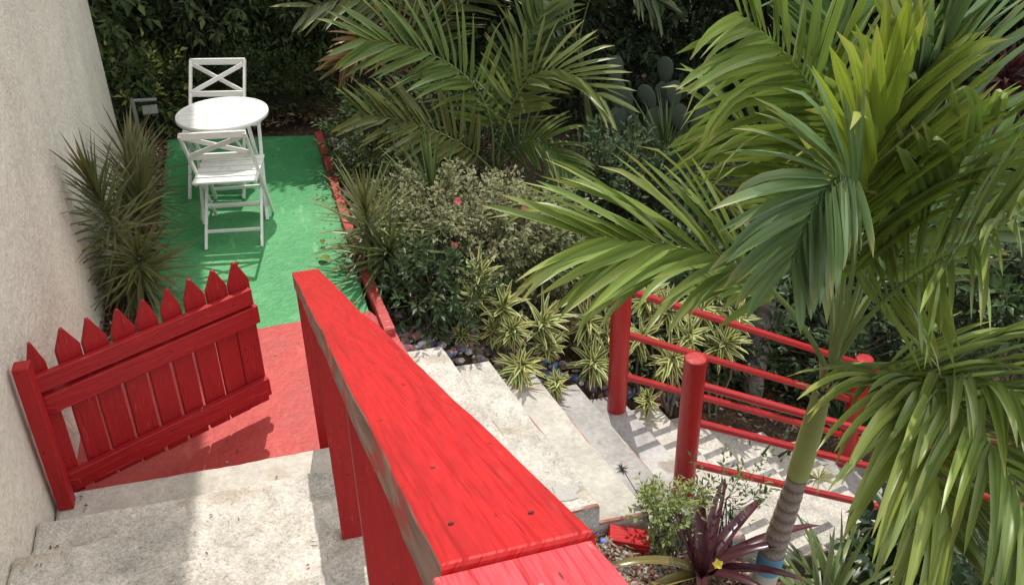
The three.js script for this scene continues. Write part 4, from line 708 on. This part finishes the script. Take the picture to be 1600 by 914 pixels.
// ---------------------------------------------------------------- prickly pear in the shade
{
  const c = thing('prickly_pear', 'grey green prickly pear cactus standing in the dark shade behind', 'cactus'), r = rng(871);
  const padGeo = (() => { const g = new THREE.SphereGeometry(1, 14, 9), p = g.attributes.position; for (let i = 0; i < p.count; i++) { const y = p.getY(i), w = 0.42 + 0.1 * y; p.setXYZ(i, p.getX(i) * w, (y + 1) * 0.5, p.getZ(i) * 0.1); } g.computeVertexNormals(); return g; })();
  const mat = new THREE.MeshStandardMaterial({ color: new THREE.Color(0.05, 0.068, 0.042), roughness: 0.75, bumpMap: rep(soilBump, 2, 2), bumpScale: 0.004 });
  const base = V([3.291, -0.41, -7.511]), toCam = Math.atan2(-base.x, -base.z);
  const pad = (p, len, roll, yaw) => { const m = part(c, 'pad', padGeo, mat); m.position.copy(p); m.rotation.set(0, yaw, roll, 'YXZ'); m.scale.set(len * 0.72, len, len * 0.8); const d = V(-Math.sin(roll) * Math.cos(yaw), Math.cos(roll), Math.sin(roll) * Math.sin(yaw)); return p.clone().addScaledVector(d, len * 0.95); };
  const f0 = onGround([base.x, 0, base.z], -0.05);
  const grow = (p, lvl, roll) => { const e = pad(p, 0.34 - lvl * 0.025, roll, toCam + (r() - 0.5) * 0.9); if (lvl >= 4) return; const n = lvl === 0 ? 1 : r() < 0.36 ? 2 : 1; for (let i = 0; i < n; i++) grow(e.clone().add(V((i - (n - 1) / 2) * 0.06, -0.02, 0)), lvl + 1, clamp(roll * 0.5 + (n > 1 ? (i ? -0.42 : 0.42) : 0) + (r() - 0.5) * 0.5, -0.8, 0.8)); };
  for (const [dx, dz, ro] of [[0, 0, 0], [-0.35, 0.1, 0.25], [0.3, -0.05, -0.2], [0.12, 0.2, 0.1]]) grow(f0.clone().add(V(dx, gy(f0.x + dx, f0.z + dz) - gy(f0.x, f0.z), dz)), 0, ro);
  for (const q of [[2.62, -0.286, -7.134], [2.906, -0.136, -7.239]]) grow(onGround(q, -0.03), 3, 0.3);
}

// ---------------------------------------------------------------- hedge plants behind the patio
const HG = 'shrubs forming the hedge behind the patio';
const hedge = (label, x, z, rx, h, o) => shrub({ name: 'hedge_shrub', label, group: HG, foot: onGround([x, 0, z]), centre: [x, h * 0.5, z], radii: [rx, h * 0.55, 0.55], twigs: Math.round(430 * h * rx), twig: 0.2, per: 9, leaf: 0.085, ratio: 0.5, col: DARK, stems: 5, stem: 0.012, wood: [0.045, 0.04, 0.025], ...o });
hedge('hedge shrub with light leaf edges at the wall corner', -1.25, -8.75, 0.6, 3.6, { seed: 901, col: [0.1, 0.15, 0.05], leaf: 0.11 });
hedge('hedge shrub directly behind the far chair', -0.45, -8.85, 0.7, 3.7, { seed: 902, col: [0.085, 0.13, 0.045], leaf: 0.09, ratio: 0.4, });
hedge('hedge shrub behind the far right patio corner', 0.45, -8.9, 0.7, 3.8, { seed: 903, col: [0.085, 0.135, 0.045], leaf: 0.095, ratio: 0.38, });
hedge('round leaved hedge shrub rising behind the far chair', -0.7, -9.7, 0.95, 4.6, { seed: 904, col: [0.12, 0.165, 0.07], leaf: 0.17, ratio: 0.85, round: true, mat: M.leafGloss, per: 7 });
hedge('round leaved hedge shrub at the top of the picture near the dry palm', 0.55, -9.8, 0.95, 4.6, { seed: 905, col: [0.115, 0.165, 0.06], leaf: 0.16, ratio: 0.8, round: true, mat: M.leafGloss, per: 7 });
hedge('low fern like shrub at the back edge of the green floor', -0.1, -8.35, 0.6, 0.55, { seed: 906, radii: [0.6, 0.34, 0.25], col: [0.055, 0.09, 0.025], leaf: 0.055, ratio: 0.35, twigs: 360 });
hedge('low shrub with yellowing leaves beside the wall corner', -0.95, -8.25, 0.4, 0.6, { seed: 907, radii: [0.34, 0.36, 0.25], col: [0.07, 0.11, 0.03], pale: [0.3, 0.32, 0.08], paleShare: 0.1, leaf: 0.07, twigs: 220 });
// denser growth further right and behind
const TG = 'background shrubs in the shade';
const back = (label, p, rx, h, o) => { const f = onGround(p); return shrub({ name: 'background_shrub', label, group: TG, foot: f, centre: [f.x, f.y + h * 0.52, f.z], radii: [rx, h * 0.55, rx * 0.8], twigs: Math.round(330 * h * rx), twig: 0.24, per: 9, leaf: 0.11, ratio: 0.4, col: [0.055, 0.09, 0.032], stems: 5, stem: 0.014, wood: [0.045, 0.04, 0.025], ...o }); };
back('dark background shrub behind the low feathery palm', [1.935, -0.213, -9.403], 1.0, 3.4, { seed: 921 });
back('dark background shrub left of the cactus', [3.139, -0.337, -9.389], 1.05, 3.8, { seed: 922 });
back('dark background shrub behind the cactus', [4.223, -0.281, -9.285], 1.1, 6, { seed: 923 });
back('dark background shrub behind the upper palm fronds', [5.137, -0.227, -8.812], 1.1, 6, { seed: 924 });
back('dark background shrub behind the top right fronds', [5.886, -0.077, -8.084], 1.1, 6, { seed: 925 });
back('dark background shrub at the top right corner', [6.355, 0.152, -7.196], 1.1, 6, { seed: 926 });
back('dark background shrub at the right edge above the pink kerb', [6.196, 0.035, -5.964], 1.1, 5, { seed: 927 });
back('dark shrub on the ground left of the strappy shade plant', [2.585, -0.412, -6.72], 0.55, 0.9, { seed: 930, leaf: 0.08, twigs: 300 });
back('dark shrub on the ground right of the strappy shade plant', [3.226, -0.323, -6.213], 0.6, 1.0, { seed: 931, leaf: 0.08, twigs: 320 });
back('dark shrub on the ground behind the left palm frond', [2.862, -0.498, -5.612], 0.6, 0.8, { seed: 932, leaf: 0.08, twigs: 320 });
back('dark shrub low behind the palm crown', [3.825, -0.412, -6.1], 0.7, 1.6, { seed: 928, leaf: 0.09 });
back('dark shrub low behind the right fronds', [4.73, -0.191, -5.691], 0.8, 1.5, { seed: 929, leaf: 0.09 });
// one closed mass of far growth
{
  const r = rng(951), g = new G();
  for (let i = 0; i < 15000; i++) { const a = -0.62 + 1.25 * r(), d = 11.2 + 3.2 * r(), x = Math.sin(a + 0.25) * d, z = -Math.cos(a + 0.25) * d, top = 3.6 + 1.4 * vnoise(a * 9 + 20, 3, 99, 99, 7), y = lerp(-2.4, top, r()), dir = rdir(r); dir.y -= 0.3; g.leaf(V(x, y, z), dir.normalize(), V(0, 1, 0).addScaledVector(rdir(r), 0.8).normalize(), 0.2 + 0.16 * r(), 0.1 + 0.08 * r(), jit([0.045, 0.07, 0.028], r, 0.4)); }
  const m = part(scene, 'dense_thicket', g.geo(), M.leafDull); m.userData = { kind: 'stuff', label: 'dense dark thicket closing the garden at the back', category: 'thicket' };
}
// red bromeliad in the top right corner
{
  const b = thing('red_bromeliad', 'dark red bromeliad in the shade at the top right', 'plant'), f = V([5.085, 0.649, -5.648]), r = rng(961), g = new G(), s = new G();
  const base = onGround([f.x, 0, f.z], -0.03); s.tube([base.toArray(), base.clone().lerp(f, 0.5).add(V(0.05, 0, 0)).toArray(), f.toArray()], [0.04, 0.03, 0.025], [0.1, 0.08, 0.06], 7); part(b, 'stem', s.geo(), M.bark);
  rosette(g, f, V(0, 1, 0.4), 40, 0.36, 0.05, { r, col: [0.08, 0.014, 0.012], stack: 0.1, open1: 1.9, droop: 1.5, seg: 5 }); part(b, 'leaves', g.geo(), M.strap).userData.kind = 'stuff';
}

// ---------------------------------------------------------------- small things
{
  // stump of another palm seen between the fronds
  const t = thing('palm_stump', 'grey ringed palm trunk glimpsed between the fronds behind the railing', 'tree'), a = [], b = [], c = [], r = rng(971), top = V([3.093, 0.355, -5.141]), ft = onGround([top.x, 0, top.z], -0.05), g = new G();
  for (let i = 0; i <= 40; i++) { a.push(ft.clone().lerp(top, i / 40).toArray()); b.push((i % 4 === 0 ? 0.088 : 0.082) * (i === 40 ? 0.85 : 1)); c.push(jit(i % 4 === 0 ? [0.12, 0.1, 0.09] : [0.24, 0.21, 0.19], r, 0.1)); }
  g.tube(a, b, c, 14); part(t, 'trunk', g.geo(), M.bark);
  const h = new G(); for (let i = 0; i < 9; i++) { const an = i / 9 * 6.283, d = V(Math.cos(an), 1.5, Math.sin(an)).normalize(); h.blade(top.clone().add(V(0, -0.03, 0)), d, d.clone().cross(V(0, 1, 0)).normalize(), 0.16, 0.1, { seg: 4, droop: 2, col: [0.2, 0.17, 0.12] }); } part(t, 'leaf_bases', h.geo(), M.leafDull);
}
{
  // painted brick beside the step end
  const b = thing('red_brick', 'red painted brick standing on edge by the white patched step', 'brick'); b.position.set(1.4, 0, -3.27); b.rotation.set(0.18, -0.35, -0.12);
  const g = rbox(0.2, 0.085, 0.095, 0.006, 2); part(b, 'body', boxUV(g), M.redWood); b.position.y = gy(1.4, -3.2) + 0.05;
}
{
  const t = thing('blue_ball', 'small blue ball lying in the gravel by the handrail end', 'ball'); const g = new THREE.SphereGeometry(0.028, 18, 12); const p = g.attributes.position; for (let i = 0; i < p.count; i++) p.setY(i, p.getY(i) * (0.85 + 0.05 * Math.sin(p.getX(i) * 200))); g.computeVertexNormals(); const q = [1.271, -0.5, -3.251];
  part(t, 'shell', g, new THREE.MeshPhysicalMaterial({ color: new THREE.Color(0.12, 0.25, 0.75), roughness: 0.4 })); t.position.copy(onGround(q, 0.02));
}
{
  // metal bracket with a small lamp head by the wall corner
  const t = thing('metal_bracket', 'grey metal arm with a small plate by the wall corner', 'bracket'); const a = V([-0.958, 0.479, -7.64]), b = V([-0.786, 0.462, -7.66]);
  part(t, 'arm', pipe(a.toArray(), b.toArray(), 0.014, 10), M.greyMetal); const g = rbox(0.11, 0.07, 0.02, 0.004); g.rotateX(-0.5); g.translate(b.x - 0.06, b.y - 0.07, b.z + 0.01); part(t, 'plate', g, M.greyMetal);
  const f = onGround([a.x, 0, a.z]); part(t, 'post', pipe([a.x, f.y, a.z], [a.x, a.y + 0.01, a.z], 0.016, 10), M.greyMetal);
}
{
  // pink kerb and white wall far right
  const k = thing('pink_kerb', 'pink painted kerb seen between fronds at the right edge', 'kerb'); const a = V([4.771, -0.4, -5.123]), b = V([5.217, -0.585, -4.667]); a.y = Math.max(a.y, -2); const g = bar(a.toArray(), b.toArray(), 0.2, 0.08, 0.01); part(k, 'top', boxUV(g), new THREE.MeshStandardMaterial({ color: new THREE.Color(0.72, 0.34, 0.36), roughness: 0.7, bumpMap: floorBump, bumpScale: 0.006 }));
  const w = bar([a.x, a.y - 0.1, a.z], [b.x, b.y - 0.1, b.z], 0.16, 0.11, 0.01); part(k, 'body', boxUV(w), M.concrete);
  const w2 = thing('white_wall', 'low white wall glimpsed behind the pink kerb', 'wall'); const c = V([5.363, -0.721, -5.664]), d = V([5.78, -0.622, -5.238]); part(w2, 'body', boxUV(bar([c.x, c.y - 0.2, c.z], [d.x, d.y - 0.2, d.z], 0.12, 0.4, 0.01)), M.mortar);
}
// fallen leaves on the green floor
{
  const r = rng(981);
  for (const [p, c, lab] of [[[0.186, 0, -5.626], [0.24, 0.26, 0.06], 'curled yellow green leaf lying on the green floor by the kerb plant'], [[0.232, 0, -5.807], [0.4, 0.36, 0.08], 'yellow leaf on the green floor under the dracaena tips'], [[-0.315, 0, -5.683], [0.35, 0.06, 0.05], 'small red petal on the green floor in front of the chair']]) {
    const t = thing('fallen_leaf', lab, 'leaf', 'leaves fallen on the green floor'), g = new G(); g.round(V(p[0], 0.012, p[2]), V(r() - 0.5, 0.12, r() - 0.5).normalize(), V(0, 1, 0), c[0] > 0.3 ? 0.05 : 0.095, c[0] > 0.3 ? 0.035 : 0.06, c, jit(c, r, 0.2), 0.3); part(t, 'blade', g.geo(), M.leafDull);
  }
}
// loose material on the beds: bark chips and dry leaves, white gravel, painted pebbles
{
  const r = rng(991), litter = new G();
  const scatter = (n, x0, x1, z0, z1, size, cols, ok = () => true) => { for (let i = 0; i < n; i++) { const x = lerp(x0, x1, r()), z = lerp(z0, z1, r()); if (!ok(x, z)) continue; const d = rdir(r); d.y *= 0.25; litter.leaf(V(x, gy(x, z) + 0.02 + 0.03 * r(), z), d.normalize(), V(0, 1, 0).addScaledVector(rdir(r), 0.5).normalize(), size * (0.5 + r()), size * (0.2 + 0.3 * r()), jit(cols[Math.floor(r() * cols.length)], r, 0.3)); } };
  const browns = [[0.2, 0.11, 0.07], [0.3, 0.2, 0.13], [0.12, 0.07, 0.05], [0.42, 0.34, 0.25], [0.25, 0.12, 0.09]];
  scatter(3200, 1.15, 2.1, -3.3, -2.4, 0.04, browns); scatter(2200, 2, 4.2, -3.3, -2.2, 0.05, browns); scatter(2600, 0.5, 4, -6.5, -4.7, 0.05, browns); scatter(1200, -1.1, -0.78, -8, -4.95, 0.045, browns); scatter(1500, -1.2, 1.5, -8.6, -8.05, 0.06, browns);
  const bits = (n, x0, x1, z0, z1, yf) => { for (let i = 0; i < n; i++) { const x = lerp(x0, x1, r()), z = lerp(z0, z1, r()), d = rdir(r); d.y *= 0.15; litter.leaf(V(x, yf(z) + 0.008, z), d.normalize(), V(0, 1, 0).addScaledVector(rdir(r), 0.3).normalize(), 0.012 + 0.03 * r() * r(), 0.006 + 0.01 * r(), jit(browns[Math.floor(r() * 5)], r, 0.3)); } };
  bits(70, -0.78, 0.34, -8, -5, () => 0); bits(60, 0.25, 0.4, -7.6, -4.9, () => 0); bits(60, -0.8, -0.6, -8, -5, () => 0); bits(16, -1.05, 0.1, -4.7, -3.7, () => 0.004);
  for (let k = 1; k < 7; k++) { bits(5, -1.05, 0.12, stepZ(k) + 0.04, stepZ(k + 1) - 0.03, () => RISE * k); bits(5, -1.07, -0.98, stepZ(k) + 0.04, stepZ(k + 1) - 0.02, () => RISE * k); }
  const m = part(scene, 'leaf_litter', litter.geo(), M.leafDull); m.userData = { kind: 'stuff', label: 'brown leaf litter and bark chips on the planting beds', category: 'litter' };
  const pebble = new THREE.IcosahedronGeometry(1, 1), pp = pebble.attributes.position; for (let i = 0; i < pp.count; i++) { const k = 0.85 + 0.3 * vnoise(pp.getX(i) * 2 + 9, pp.getY(i) * 2 + pp.getZ(i) * 3 + 9, 99, 99, 3); pp.setXYZ(i, pp.getX(i) * k, pp.getY(i) * k * 0.65, pp.getZ(i) * k); } pebble.computeVertexNormals();
  const stones = [];
  const put = (n, x0, x1, z0, z1, s, cols) => { for (let i = 0; i < n; i++) { const x = lerp(x0, x1, r()), z = lerp(z0, z1, r()); stones.push([x, gy(x, z) + s * 0.3 + 0.012, z, s * (0.5 + r()), cols[Math.floor(r() * cols.length)], r() * 6]); } };
  const whites = [[0.6, 0.57, 0.52], [0.5, 0.47, 0.43], [0.4, 0.36, 0.32], [0.3, 0.25, 0.22]], paints = [[0.45, 0.2, 0.25], [0.1, 0.18, 0.35], [0.2, 0.16, 0.14], [0.1, 0.08, 0.12], [0.14, 0.1, 0.08], [0.5, 0.45, 0.42], [0.25, 0.2, 0.16]];
  put(420, 1.25, 1.75, -3.3, -2.75, 0.016, whites); put(260, 0.47, 0.62, -7.8, -6.2, 0.022, whites); put(420, 0.56, 1.3, -5.05, -4.68, 0.022, paints); put(160, 1.3, 2.4, -5.0, -4.7, 0.022, paints);
  const im = new THREE.InstancedMesh(pebble, new THREE.MeshStandardMaterial({ roughness: 0.7 }), stones.length), q = new THREE.Object3D();
  stones.forEach(([x, y, z, s, c, a], i) => { q.position.set(x, y, z); q.rotation.set(a, a * 2, 0); q.scale.setScalar(s); q.updateMatrix(); im.setMatrixAt(i, q.matrix); im.setColorAt(i, new THREE.Color().setRGB(...jit(c, r, 0.15))); });
  add(im, 'pebbles', scene); im.userData = { kind: 'stuff', label: 'white and painted pebbles along the beds', category: 'pebbles' };
}

renderer.render(scene, camera);
